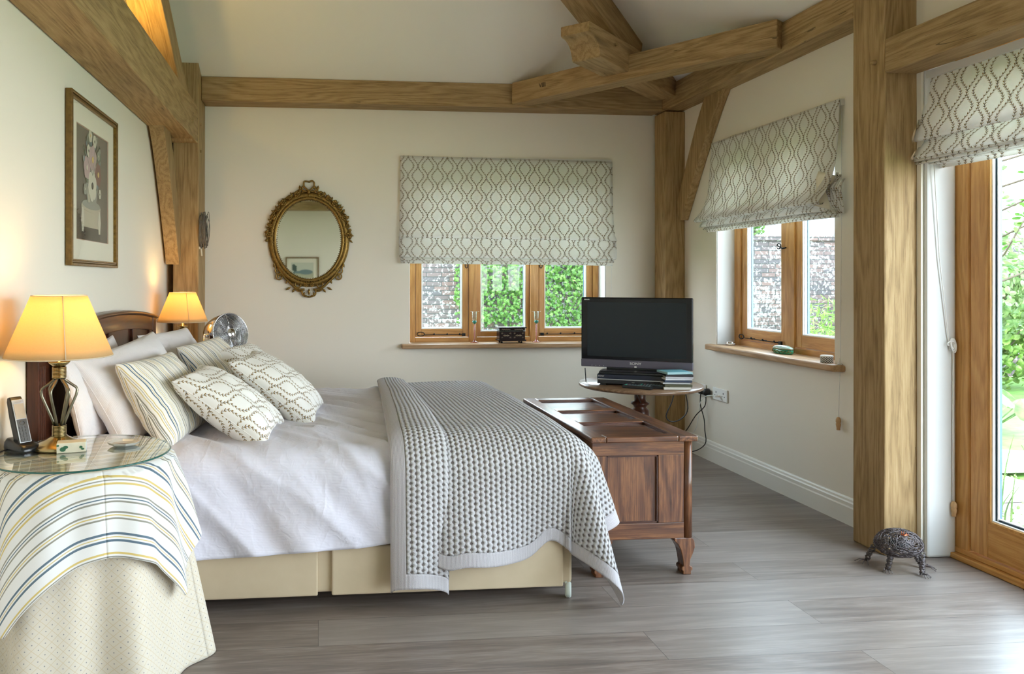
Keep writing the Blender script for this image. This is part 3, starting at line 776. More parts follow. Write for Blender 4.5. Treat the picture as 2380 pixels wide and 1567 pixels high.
for k in range(26):
    a = random.uniform(-1, 1) * 1.2; x = 3.78 + random.uniform(-.22, .22); y = 3.95 + random.uniform(-.2, .2); h = random.uniform(.22, .46); ln = random.uniform(-.16, .16); w = .013
    ids = []
    for q in range(6):
        f = q / 5; cx = x + ln * f * f; wd = w * (1 - f) ** .6 + .0008; z = -.13 + h * f
        ids.append((g.pt((cx - wd, y - wd * .6, z)), g.pt((cx + wd, y + wd * .6, z))))
    for A_, B_ in zip(ids, ids[1:]): g.face((A_[0], A_[1], B_[1], B_[0]))
part('foliage', g, SHRUB, r_, solid=.0015)
g = G(); random.seed(8)
for k in range(900): leaf(g, (random.uniform(3.3, 4.6), random.uniform(3.2, 4.9), -.125 + random.random() * .03), random.uniform(.008, .02), (0, 0, 1), shape='round')
tag(obj('ground_cover', g, SHRUB, loc=(4, 4, -.13)), 'tiny green ground cover among the gravel outside the door', 'plant', kind='stuff')
for k, (x, y, L) in enumerate([(4.1, 4.45, 'white stone slab lying in the gravel nearest the garden door'), (4.75, 5.1, 'white edging stone between the gravel and the lawn')]):
    g = G(); ol = [(x + .42 * cos(a) * (1 + .08 * sin(3 * a + k)), y + .22 * sin(a)) for a in [j * 2 * pi / 14 for j in range(14)]]
    g.poly(ol, -.13, -.085 if k == 0 else -.05); tag(obj('stepping_stone', g, SLAB, loc=(x, y, -.13), bevel=.012), L, 'stone')
g = G(); g.box(4.62, 4.86, 5.25, 5.5, -.16, .06); tag(obj('stone_block', g, SLAB, loc=(4.7, 5.4, -.16), bevel=.02), 'pale square block at the near edge of the lawn outside the door', 'stone')

# ================================================================= BLINDS
def blind(name, label, ax, a0, a1, wallc, sgn, prof, hem, cord=None, thin=.0022, wob=None, nx=60):
    """prof: list of (out, z). ax 'x': spans x at wall y=wallc ; out goes by sgn along the other axis"""
    root = thing(name, label, 'blind', ((a0 + a1) / 2, wallc, hem) if ax == 'x' else (wallc, (a0 + a1) / 2, hem))
    P = [Vector((o_, z, 0)) for o_, z in prof]
    # smooth resample (Catmull) on the free drop, keep folds crisp by point density
    arc = [0]
    for a, b in zip(P, P[1:]): arc.append(arc[-1] + (b - a).length)
    g = G(); n = len(P) - 1
    def fn(i, j):
        k = min(n, int(round(j * n))); o_, z = prof[k]; a = a0 + (a1 - a0) * i
        if wob: a, o_, z = wob(a, o_, z, i, j)
        p = (a, wallc + sgn * o_, z) if ax == 'x' else (wallc + sgn * o_, a, z)
        return Vector(p), ((a if not wob else a0 + (a1 - a0) * i), -arc[k])
    g.grid(fn, nx, n)
    part('fabric', g, VINE, root, solid=thin)
    g = G()
    if ax == 'x': g.box(a0 + .004, a1 - .004, wallc + sgn * .002, wallc + sgn * .022, prof[0][1] - .03, prof[0][1] + .002)
    else: g.box(wallc + sgn * .002, wallc + sgn * .022, a0 + .004, a1 - .004, prof[0][1] - .03, prof[0][1] + .002)
    part('headrail', g, VINE, root)
    return root
def smooth(ctrl, per=6):
    out = []
    for k in range(len(ctrl) - 1):
        p0 = ctrl[max(0, k - 1)]; p1 = ctrl[k]; p2 = ctrl[k + 1]; p3 = ctrl[min(len(ctrl) - 1, k + 2)]
        for i in range(per):
            t = i / per
            out.append(tuple(.5 * ((2 * b) + (-a + c) * t + (2 * a - 5 * b + 4 * c - d) * t * t + (-a + 3 * b - 3 * c + d) * t ** 3) for a, b, c, d in zip(p0, p1, p2, p3)))
    out.append(ctrl[-1]); return out
pb = smooth([(.026, 2.078), (.028, 1.9), (.031, 1.7), (.040, 1.56), (.052, 1.512), (.046, 1.498), (.030, 1.505)], 5) + smooth([(.030, 1.497), (.036, 1.45), (.048, 1.40), (.058, 1.372), (.05, 1.362), (.034, 1.368)], 4) + smooth([(.034, 1.360), (.046, 1.352), (.05, 1.343), (.034, 1.341), (.040, 1.33), (.038, 1.318)], 3)
def wb(a, o_, z, i, j):
    f = max(0, (i - .86) / .14); k = max(0, 1 - abs(j - .45) / .3)
    o2 = o_ + .012 * f * k * sin(j * 26 + i * 30) + .004 * noise.noise(Vector((a * 4, z * 3, 0)))
    side = .012 * sin(j * 3.3) * (1 if i > .5 else -1) * abs(i - .5) * 2
    return a + side + (.022 * f * k if i > .9 else 0), max(.02, o2), z - .014 * i + .006 * (1 - j) * (1 - i)
BB = blind('roman_blind', 'wide leafy-patterned roman blind over the back window, fully flat', 'x', .58, 2.135, YB, -1, pb, 1.33, wob=wb)
g = G(); g.tube([(2.135, YB - .03, 1.42), (2.13, YB - .022, 1.2), (2.132, YB - .02, 1.02)], .0016, 5); part('cord', g, CORDM, BB)
pr_ = smooth([(.030, 2.098), (.034, 1.98), (.045, 1.85), (.062, 1.74), (.098, 1.65), (.142, 1.600), (.148, 1.583), (.120, 1.580), (.070, 1.612)], 5) + smooth([(.070, 1.604), (.092, 1.578), (.110, 1.556), (.104, 1.544), (.06, 1.562)], 4) + smooth([(.06, 1.556), (.082, 1.540), (.086, 1.530), (.05, 1.545), (.055, 1.538), (.062, 1.520), (.055, 1.512)], 3)
def wr(a, o_, z, i, j):
    # i=0 is the near end (gathered), i=1 the far end
    f = max(0, 1 - i / .16); k = max(0, min(1, (j - .25) / .35))
    o2 = o_ * (1 - .45 * f * k) + .004 * noise.noise(Vector((a * 5, z * 4, 2)))
    return a + .085 * f * k * sin(max(0, min(1, (.82 - j) / .6)) * pi) , o2, z + .0 * f
RB = blind('roman_blind', 'leafy-patterned roman blind over the small right-hand window, gathered at one end', 'y', 3.605, 4.865, XR, -1, pr_, 1.51, wob=wr)
g = G()     # cream lining that turns out at the gathered end
def fl(i, j):
    a = 3.625 + .06 * i; z = 1.72 - .17 * j
    return Vector((XR - .035 - .05 * i - .04 * j * i - .006 * sin(j * 9), a + .03 * j * (1 - i), z + .03 * i)), (i, j)
g.grid(fl, 8, 10); part('lining', g, CREAMP, RB, solid=.002)
g = G()
for k in range(6):
    y = 3.585 + k * .013
    g.tube([(XR - .02 - .008 * (k % 2), y, 1.735 - .012 * abs(k - 3)), (XR - .045 - .01 * (k % 3), y + .003, 1.66), (XR - .04, y + .004 * (k - 3), 1.57), (XR - .025, y, 1.53)], [.008, .010, .010, .006], 7, flat=.6)
g.uv = [(v.y * 2.2 + v.x * 1.5, v.z) for v in g.v]; part('gathered_fabric', g, VINE, RB)
g = G(); g.tube([(XR - .012, 3.615, 2.06), (XR - .012, 3.617, 1.5), (XR - .012, 3.625, .80), (XR - .012, 3.628, .72)], .0018, 5)
g.tube([(XR - .012, 3.628, .72), (XR - .014, 3.632, .6), (XR - .014, 3.634, .51)], .0016, 5)
for a in range(3): g.ball((XR - .014, 3.628 + .004 * a, .80 - .012 * a), (.006, .006, .012), 6)
part('cord', g, CORDM, RB)
ACORN = wood('acorn_wood', 'z', (.42, .25, .12), (.55, .34, .17), (.66, .45, .26), .45, cracks=False)
def acorn(c, parent):
    g = G(); g.lathe([(.004, .03), (.009, .026), (.012, .018), (.0125, .008), (.011, .004), (.010, 0), (.012, -.004), (.011, -.012), (.0085, -.024), (.0085, -.034), (0, -.034)], c, 16)
    part('cord_pull', g, ACORN, parent)
acorn((XR - .016, 3.634, .485), RB)
g = G(); g.lathe([(0, 0), (.008, 0), (.008, .003), (.004, .006), (.004, .016), (.007, .02), (0, .022)], (0, 0, 0), 12)
g2 = G(); g2.M = Matrix.Translation((XR, 3.628, .775)) @ Matrix.Rotation(radians(-90), 4, 'Y'); g2.lathe([(0, 0), (.008, 0), (.008, .003), (.004, .006), (.004, .016), (.007, .02), (0, .022)], (0, 0, 0), 12); part('cleat', g2, CHROME, RB)
pdz = smooth([(-.02, 2.10), (-.016, 2.02), (.0, 1.93), (.022, 1.845), (.030, 1.812), (.018, 1.802), (-.02, 1.825)], 5) + smooth([(-.02, 1.818), (.0, 1.79), (.026, 1.750), (.034, 1.730), (.016, 1.722), (-.01, 1.738)], 4) + smooth([(-.01, 1.732), (.024, 1.726), (.028, 1.714), (-.01, 1.720), (.018, 1.712), (.02, 1.702), (-.02, 1.708), (-.01, 1.700), (-.03, 1.698), (-.06, 1.702), (-.062, 1.682)], 3)
DBL = blind('roman_blind', 'leafy-patterned roman blind stacked in folds over the garden door', 'y', 1.95, 3.134, XR + .035, -1, [(a + .026, b) for a, b in pdz], 1.69, nx=40)
g = G(); g.tube([(2.63, 3.085, 1.72), (2.66, 3.09, 1.3), (2.70, 3.092, .98), (2.712, 3.094, .90)], .0022, 5); g.tube([(2.728, 3.094, .92), (2.727, 3.094, .55), (2.727, 3.094, .24)], .003, 5)
for k in range(3): g.tube([(2.716 + .004 * k + (.008 + .001 * k) * cos(a), 3.086 + .003 * sin(a), .925 - .004 * k + (.022 + .004 * k) * sin(a)) for a in [q * 2 * pi / 14 for q in range(14)]], .0028, 6, closed=True)
g.tube([(2.712 + .018 * cos(a), 3.086, .925 + .010 * sin(a)) for a in [q * .5 for q in range(9)]], .003, 6)
part('cord', g, CORDM, DBL); acorn((2.727, 3.09, .215), DBL)

# ================================================================= BED
ZT, XF, YN, YFAR, RC = .585, 1.03, 2.815, 4.62, .11
def wrap(s, t, off=0., flare=.10, ripple=None):
    ox = max(0, s - (XF - RC)); on = max(0, (YN + RC) - t); of = max(0, t - (YFAR - RC)); oy = on if on > 0 else -of
    d = hypot(ox, oy); bx = min(s, XF - RC); by = min(max(t, YN + RC), YFAR - RC)
    R = RC + off
    crown = .010 * sin(max(0, min(1, (t - YN) / (YFAR - YN))) * pi)
    crown -= .028 * max(0, min(1, (t - YN - .5) / 1.3))
    if d < 1e-6: return Vector((bx, by, ZT + off + crown))
    dx, dy = ox / d, -oy / d; q = pi / 2 * R
    if d < q: r = R * sin(d / R); z = ZT - RC + R * cos(d / R)
    else:
        e_ = d - q; r = R + flare * e_; z = ZT - RC - e_ * .995
    if ripple: r += ripple(s, t, d, atan2(dy, dx))
    return Vector((bx + dx * r, by + dy * r, z + crown * max(0, 1 - d / .15)))
bed = thing('divan_bed', 'large divan bed with pale suede base under the lavender-white duvet', 'bed', (0, 3.72, 0))
g = G(); g.box(-.94, .955, 2.845, 4.60, .055, .275); part('divan_base', g, SUEDE, bed, bevel=.012)
g = G(); g.box(-.94, .96, 2.865, 4.60, .28, .515); part('mattress', g, DUVET, bed, bevel=.05)
for a, b, zt_ in ((-.72, -.002, .262), (.048, .915, .228)):
    g = G(); g.box(a, b, 2.828, 2.85, .05, zt_); dr = part('drawer', g, SUEDE, bed, bevel=.006)
for (x, y) in ((.94, 2.85), (.94, 4.56), (-.9, 2.9), (-.9, 4.56), (.0, 3.7)):
    g = G(); g.M = Matrix.Translation((x, y, .030)) @ Matrix.Rotation(radians(70), 4, 'Z') @ Matrix.Rotation(pi / 2, 4, 'X'); g.lathe([(0, -.011), (.024, -.011), (.029, -.006), (.029, .006), (.024, .011), (0, .011)], (0, 0, 0), 20)
    g.M = None; g.tube([(x, y, .03), (x - .012, y, .062)], .006, 6); part('castor', g, plain('castor_white', (.55, .60, .55), .4), bed) if (x, y) == (.94, 2.85) else part('castor', g, bpy.data.materials['castor_white'], bed)
# headboard
hb = thing('headboard', 'dark mahogany panelled headboard with gently curved top against the left wall', 'headboard', (-.98, 3.7, 0))
for y in (2.80, 4.655):
    g = G(); g.box(-.995, -.955, y - .038, y + .038, .0, .93 if y < 3 else .985); 
    for k in range(3): g.box(-.957, -.951, y - .026 + k * .02, y - .018 + k * .02, .05, .90)
    part('post', g, MAH[2], hb, bevel=.004)
def arch(y): return .985 + .055 * (1 - ((y - 3.73) / .95) ** 2)
g = G()
def fa(i, j):
    y = 2.75 + i * 1.96; z = arch(y); a = j * 2 * pi; return Vector((-.972 + .030 * cos(a), y, z + .013 * sin(a)))
g.grid(fa, 30, 12, cv=True); part('top_rail', g, MAH[1], hb)
g = G(); n = 24
ys_ = [2.80 + 1.855 * k / n for k in range(n + 1)]
g.poly([(y, arch(y) - .005) for y in ys_] + [(y, arch(y) - .085) for y in ys_[::-1]], -.992, -.958, 'yz')
g.box(-.992, -.958, 2.83, 4.63, .45, .55)
for y in (2.86, 3.25, 3.71, 4.17, 4.58): g.box(-.992, -.960, y - .03, y + .03, .5, arch(y) - .05)
part('frame', g, MAH[1], hb, bevel=.004)
g = G(); g.poly([(2.84, .45)] + [(4.62, .45)] + [(y, arch(y) - .03) for y in ys_[::-1]], -.990, -.974, 'yz'); part('panel', g, MAH[2], hb)
# duvet
YE = YN + RC
def sstep(a, b, x):
    x = max(0., min(1., (x - a) / (b - a))); return x * x * (3 - 2 * x)
def dv(i, j):
    s = -.93 + i * (1.93 + .30); t = 2.47 + j * 2.43
    if t < YE: t = YE - (YE - t) * (1.0 + .02 * sin(s * 7) + .03 * noise.noise(Vector((s * 3.3, 1, 0))) - .20 * max(0, s + .35) )
    und = 1 - sstep(.38, .46, s)          # lies quiet under the throw
    def rp(s, t, d, a):
        e_ = max(0, d - .06)
        f = sin(s * 10 + 3.0 * noise.noise(Vector((s * 1.5, t * 1.2, 0))) - t * 4)
        return und * (e_ * .05 * f + e_ * .05 * noise.noise(Vector((s * 5, t * 2.0, 3)))) - (1 - und) * e_ * .05
    p = wrap(s, t, .0, .05, rp)
    # creases fanning from the middle of the bed towards the near edge
    q = noise.noise(Vector((s * 5.5 + t * 4.5, t * 1.6 - s * .6, 1)))
    crease = (1 - abs(q) * 2.6) * .022 + (1 - 2 * abs(noise.noise(Vector((s * 11 + t * 8, t * 3.2, 5))))) * .006
    big = noise.noise(Vector((s * 3.2, t * 3.0, 11))) * .014
    top = sstep(YN + .02, YE + .05, t)
    w = (crease + big) * und
    p.z += w * (.25 + .75 * top) - .010 * top - (1 - und) * .004
    p.y -= w * .9 * (1 - top)
    return p, (s, t)
g = G(); g.grid(dv, 260, 220); tag(obj('duvet', g, DUVET, loc=(0, 3.7, .6), solid=.008, solid_off=-1), 'crumpled lavender-white fine-striped duvet spread over the bed', 'duvet')
# knitted throw
def drop_near(s):
    base = .508 - .055 * math.exp(-((s - .86) / .06) ** 2) + .022 * math.exp(-((s - .46) / .05) ** 2) + .012 * sin((s - .5) * 9)
    return base
S0, S1 = .38, 1.33
def thr(off):
    def fn(i, j):
        s = S0 + i * (S1 - S0); dn = drop_near(s)
        t = (YE - dn) + j * (YFAR - .02 - (YE - dn))
        def rp(s, t, d, a):
            e_ = max(0, d - .1)
            q = .0
            corner = (s > XF - RC and t < YE)
            if corner:
                q = e_ * .16 * sin(a * 7.0 + 2.6) + e_ * .12
            else: q = e_ * .10 * sin((s - .4) * 10.5) * min(1, e_ * 3)
            return q
        p = wrap(s, t, off, .06, rp)
        p.z += (.010 * noise.noise(Vector((s * 3, t * 2.2, 8))) + .008) * sstep(YE - .08, YE + .1, t)
        # lower the bed foot a little
        p.z -= 0
        if p.z < .015: p.z = .015
        return p, (s, t)
    return fn
B = thr(.022)
HB = .048
th_ = thing('knitted_throw', 'chunky cream and grey honeycomb knitted throw hanging over the foot of the bed', 'throw', (.9, 3.7, .6))
NI, NJ = 150, 300
def split(fn, nu, nv, test):
    a, b = G(), G(); pts = [[fn(i / nu, j / nv) for j in range(nv + 1)] for i in range(nu + 1)]
    for gg, want in ((a, False), (b, True)):
        ids = {}
        def gid(i, j):
            if (i, j) not in ids: ids[(i, j)] = gg.pt(pts[i][j][0], pts[i][j][1])
            return ids[(i, j)]
        for i in range(nu):
            for j in range(nv):
                if test((i + .5) / nu, (j + .5) / nv) == want: gg.face((gid(i, j), gid(i + 1, j), gid(i + 1, j + 1), gid(i, j + 1)), 0, True)
    return a, b
LJ = YFAR - .02 - (YE - .508)
main, hem = split(B, NI, NJ, lambda i, j: j * LJ < HB or (1 - i) * (S1 - S0) < HB)
part('knit', main, KNIT, th_, solid=.007, solid_off=1); part('hem', hem, HEM, th_, solid=.006, solid_off=1)
def flap(i, j):
    skew = .0
    s = .262 + i * .205; dn = .632 - .01 * cos(i * 3)
    t = (YE - dn) + j * (YFAR - .03 - (YE - dn))
    # top of the fold runs back towards the far side of the bed and narrows
    f = max(0, min(1, (t - YE) / (YFAR - YE)))
    s2 = s + .09 * f - .0 * i * f - .05 * i * f
    def rp(s, t, d, a): return max(0, d - .1) * .03 * sin(i * 5) 
    bul = .020 * sin(min(1, max(0, i)) * pi) ** .5 + .006
    p = wrap(s2, t, .026 + bul, .05, rp)
    p.z += (.010 * noise.noise(Vector((s * 3, t * 2.2, 8))) + .008) * sstep(YE - .08, YE + .1, t)
    p.z = max(p.z, .02)
    return p, (s, t)
fm, fh = split(flap, 40, 300, lambda i, j: j * 2.2 < HB or i * .205 < .052)
part('folded_edge', fm, KNIT, th_, solid=.007, solid_off=1); part('hem', fh, HEM, th_, solid=.006, solid_off=1)

# pillows and cushions
def cushion(name, label, cat, corners, thick, mat, rot=0, group=None, pinch=.10, seed=0, uvs=1.0, flange=0, pw=.36, seamh=.0016):
    """corners: near-top, far-top, far-bottom, near-bottom of the visible (front) face"""
    a, b, c, d = [Vector(p) for p in corners]
    ctr = (a + b + c + d) / 4; n = (b - a + c - d).cross(d - a + c - b).normalized()
    if n.x < 0 : n = -n
    wd = ((b - a).length + (c - d).length) / 2; ht = ((d - a).length + (c - b).length) / 2
    root = thing(name, label, cat, (ctr.x, ctr.y, min(c.z, d.z)), group)
    g = G(); N = 40
    def edge_uv(u, v):
        uu = u * (1 - pinch * .6 * (1 - abs(v) ** 2.2)); vv = v * (1 - pinch * .6 * (1 - abs(u) ** 2.2)); return uu, vv
    for side in (1, -1):
        P_ = []
        for i in range(N + 1):
            row = []
            for j in range(N + 1):
                u, v = sin((i / N - .5) * pi), sin((j / N - .5) * pi)
                uu, vv = edge_uv(u, v); pi_, pj = (uu + 1) / 2, (vv + 1) / 2
                p = (a * (1 - pi_) + b * pi_) * (1 - pj) + (d * (1 - pi_) + c * pi_) * pj
                bul = (max(0, (1 - u * u)) * max(0, (1 - v * v))) ** pw
                wr_ = noise.noise(Vector((u * 2.2 + seed, v * 2.2, side * 3))) * .14 + noise.noise(Vector((u * 5 + seed, v * 5, side))) * .07
                ang = atan2(v, u); rad = max(abs(u), abs(v))
                pk = sin(ang * 17 + seed + 2 * noise.noise(Vector((u * 3, v * 3, seed)))) * .035 * rad ** 3 * min(1, (1 - rad) * 8)      # gathers towards the seam
                row.append(p + n * (side * (bul * (1 + wr_) + pk) * thick / 2) - n * thick * .30)
            P_.append(row)
        H_ = N // 2; UU = [[0] * (N + 1) for _ in range(N + 1)]; VV = [[0] * (N + 1) for _ in range(N + 1)]
        for j in range(N + 1):
            for i in range(H_ + 1, N + 1): UU[i][j] = UU[i - 1][j] + (P_[i][j] - P_[i - 1][j]).length
            for i in range(H_ - 1, -1, -1): UU[i][j] = UU[i + 1][j] - (P_[i][j] - P_[i + 1][j]).length
        for i in range(N + 1):
            for j in range(H_ + 1, N + 1): VV[i][j] = VV[i][j - 1] + (P_[i][j] - P_[i][j - 1]).length
            for j in range(H_ - 1, -1, -1): VV[i][j] = VV[i][j + 1] - (P_[i][j] - P_[i][j + 1]).length
        def fn(i, j):
            i, j = int(round(i * N)), int(round(j * N)); U, V = UU[i][j], VV[i][j]
            U, V = U * cos(rot) - V * sin(rot), U * sin(rot) + V * cos(rot)
            return P_[i][j], (U + seed * .03, V + (0 if side > 0 else .05))
        g.grid(fn, N, N)
    part('cover', g, mat, root)
    # piped seam around the edge
    pts = []
    def ed(u, v):
        uu, vv = edge_uv(u, v); pi_, pj = (uu + 1) / 2, (vv + 1) / 2
        return (a * (1 - pi_) + b * pi_) * (1 - pj) + (d * (1 - pi_) + c * pi_) * pj - n * thick * .30
    for k in range(16): pts.append(ed(-1 + k / 8, -1))
    for k in range(16): pts.append(ed(1, -1 + k / 8))
    for k in range(16): pts.append(ed(1 - k / 8, 1))
    for k in range(16): pts.append(ed(-1, 1 - k / 8))
    g = G(); g.tube(pts, seamh, 5, closed=True); part('seam', g, mat, root)
    return root
cushion('pillow', 'rear pillow against the headboard directly behind the large lamp', 'pillow', [(-.885, 2.85, .925), (-.87, 3.5, .965), (-.78, 3.5, .61), (-.80, 2.83, .605)], .10, PILLOWM, pi / 2, 'sleeping pillows against the headboard' if False else None, seed=1)
cushion('pillow', 'large pale pillow leaning at the head of the bed behind the striped cushion', 'pillow', [(-.85, 2.90, .93), (-.72, 3.66, .985), (-.55, 3.62, .62), (-.66, 2.90, .605)], .17, PILLOWM, pi / 2 + .1, seed=2)
cushion('pillow', 'pale pillow standing at the far side of the bed below the small lamp', 'pillow', [(-.82, 3.80, .955), (-.70, 4.42, .955), (-.56, 4.42, .63), (-.62, 3.80, .62)], .16, PILLOWM, pi / 2, seed=3)
cushion('striped_cushion', 'near striped cushion propped against the large pillow', 'cushion', [(-.70, 2.93, .915), (-.60, 3.42, .915), (-.42, 3.40, .62), (-.505, 2.88, .597)], .17, CSTR, .12, seed=4)
cushion('striped_cushion', 'far striped cushion partly hidden behind the leafy cushions', 'cushion', [(-.635, 3.76, .905), (-.50, 4.20, .925), (-.33, 4.16, .66), (-.46, 3.70, .65)], .16, CSTR, .12, seed=5)
cushion('leafy_cushion', 'furthest leafy cushion showing only its top behind the other two', 'cushion', [(-.50, 3.92, .87), (-.36, 4.38, .875), (-.13, 4.30, .66), (-.27, 3.85, .65)], .15, VINEC, .6, seed=6)
cushion('leafy_cushion', 'near leafy cushion lying in front of the striped cushion', 'cushion', [(-.52, 2.98, .862), (-.49, 3.42, .872), (-.115, 3.36, .625), (-.165, 2.92, .617)], .18, VINEC, .75, seed=7, pinch=.16)
cushion('leafy_cushion', 'middle leafy cushion resting furthest down the bed', 'cushion', [(-.36, 3.43, .882), (-.30, 3.90, .888), (.055, 3.80, .632), (.01, 3.30, .607)], .18, VINEC, .65, seed=8, pinch=.16)

# ================================================================= BEDSIDE TABLE (round, draped)
TC = Vector((-.735, 2.505, 0)); TR, TZ = .255, .650
def cfold(ph): return .030 * sin(7 * ph + .8) + .013 * sin(13 * ph)
def side_table(c, label, lab_cloth):
    r_ = thing('round_table', label, 'table', (c.x, c.y, 0))
    g = G(); g.lathe([(0, TZ - .03), (TR - .004, TZ - .03), (TR - .002, TZ - .018), (TR - .004, TZ - .004), (0, TZ - .004)], (c.x, c.y, 0), 40); part('tabletop', g, POSTW, r_)
    for k in range(3):
        a = k * 2 * pi / 3 + .4; g = G(); g.tube([(c.x + .12 * cos(a), c.y + .12 * sin(a), TZ - .03), (c.x + .18 * cos(a), c.y + .18 * sin(a), 0)], .018, 8); part('leg', g, POSTW, r_)
    g = G()
    def fn(i, j):
        ph = i * 2 * pi; x = j
        fl_ = cos(ph + .45)            # the skirt stands out towards the room
        if x < .15: r = TR * x / .15; z = TZ
        else:
            q = (x - .15) / .85; ext = .065 + .04 * max(0, cos(ph - .05)) ** 6
            if c.y < 3: ext = min(ext, .065 + .04 * max(0, cos(ph - .05)) ** 6)
            fold = cfold(ph) * q ** .7
            r = TR + .004 + ext * q + fold; z = TZ - .004 - q * (TZ - .006)
        px_, py_ = c.x + r * cos(ph), c.y + r * sin(ph)
        px_ = max(px_, XL + .008 + .01 * x * abs(sin(5 * ph)))
        if c.y < 3: py_ = min(py_, 2.80)
        else: py_ = max(py_, 4.66)
        return Vector((px_, py_, z)), (ph * .31, z) if x >= .15 else (r * cos(ph), r * sin(ph))
    g.grid(fn, 220, 60, cu=False)
    tag(obj('floor_length_tablecloth', g, DOT, loc=(c.x, c.y, TZ), solid=.003, solid_off=0), lab_cloth, 'tablecloth')
side_table(TC, 'round bedside table hidden under draped cloths at the left edge', 'cream floor-length cloth with fine diamond dots on the near bedside table')
# square striped over-cloth
HS, ROT = .497, radians(-62)
def oc(i, j):
    ph = i * 2 * pi; rel = ph
    mx = HS / max(abs(cos(rel)), abs(sin(rel)))
    mx = min(mx, HS * 1.36)
    rho = mx * j; a = ph + ROT
    if rho <= TR: r, z = rho, TZ + .004
    else:
        d = rho - TR; R_ = .012
        e_ = max(0, d - R_ * 1.57)
        fold = cfold(a) * (e_ / .65) ** .7 + .008 * sin(15 * a) * min(1, e_ / .1)
        if d < R_ * 1.57: r = TR + R_ * sin(d / R_); z = TZ + .004 - R_ * (1 - cos(d / R_))
        else: r = TR + R_ + e_ * .20 + fold + .012; z = TZ + .004 - R_ - e_ * .98
    px_, py_ = TC.x + r * cos(a), TC.y + r * sin(a)
    px_ = max(px_, XL + .006); py_ = min(py_, 2.808)
    return Vector((px_, py_, z)), (rho * cos(ph), rho * sin(ph))
# stripes follow the hem: use the axis pointing at the viewer
def oc2(i, j):
    p, (a, b) = oc(i, j); return p, (b, a)
g = G(); g.grid(oc2, 260, 80); 
tag(obj('striped_tablecloth', g, TSTR, loc=(TC.x, TC.y, TZ), solid=.0018), 'square white cloth with blue, yellow and grey stripes over the near bedside table', 'tablecloth')
gt = thing('glass_tabletop', 'round glass sheet lying on the striped cloth of the near table', 'glass top', (TC.x, TC.y, .66))
g = G(); g.lathe([(0, .6595), (TR + .008, .6595)], (TC.x, TC.y, 0), 96); 
g = G(); r0 = TR + .010
g.lathe([(0, .6585), (r0, .6585)], (TC.x, TC.y, 0), 96, sm=False); 
g = G(); ids0 = [g.pt((TC.x + r0 * cos(k * pi / 48), TC.y + r0 * sin(k * pi / 48), .6645)) for k in range(96)]; g.face(ids0)
part('glass_sheet', g, TGLASS, gt)
g = G(); g.tube([(TC.x + r0 * cos(k * pi / 48), TC.y + r0 * sin(k * pi / 48), .6615) for k in range(96)], .0028, 6, closed=True); part('glass_edge', g, GEDGE, gt)
T2 = Vector((-.70, 4.93, 0))
side_table(T2, 'second round table beyond the bed carrying the small lamp', 'cream cloth on the far bedside table')

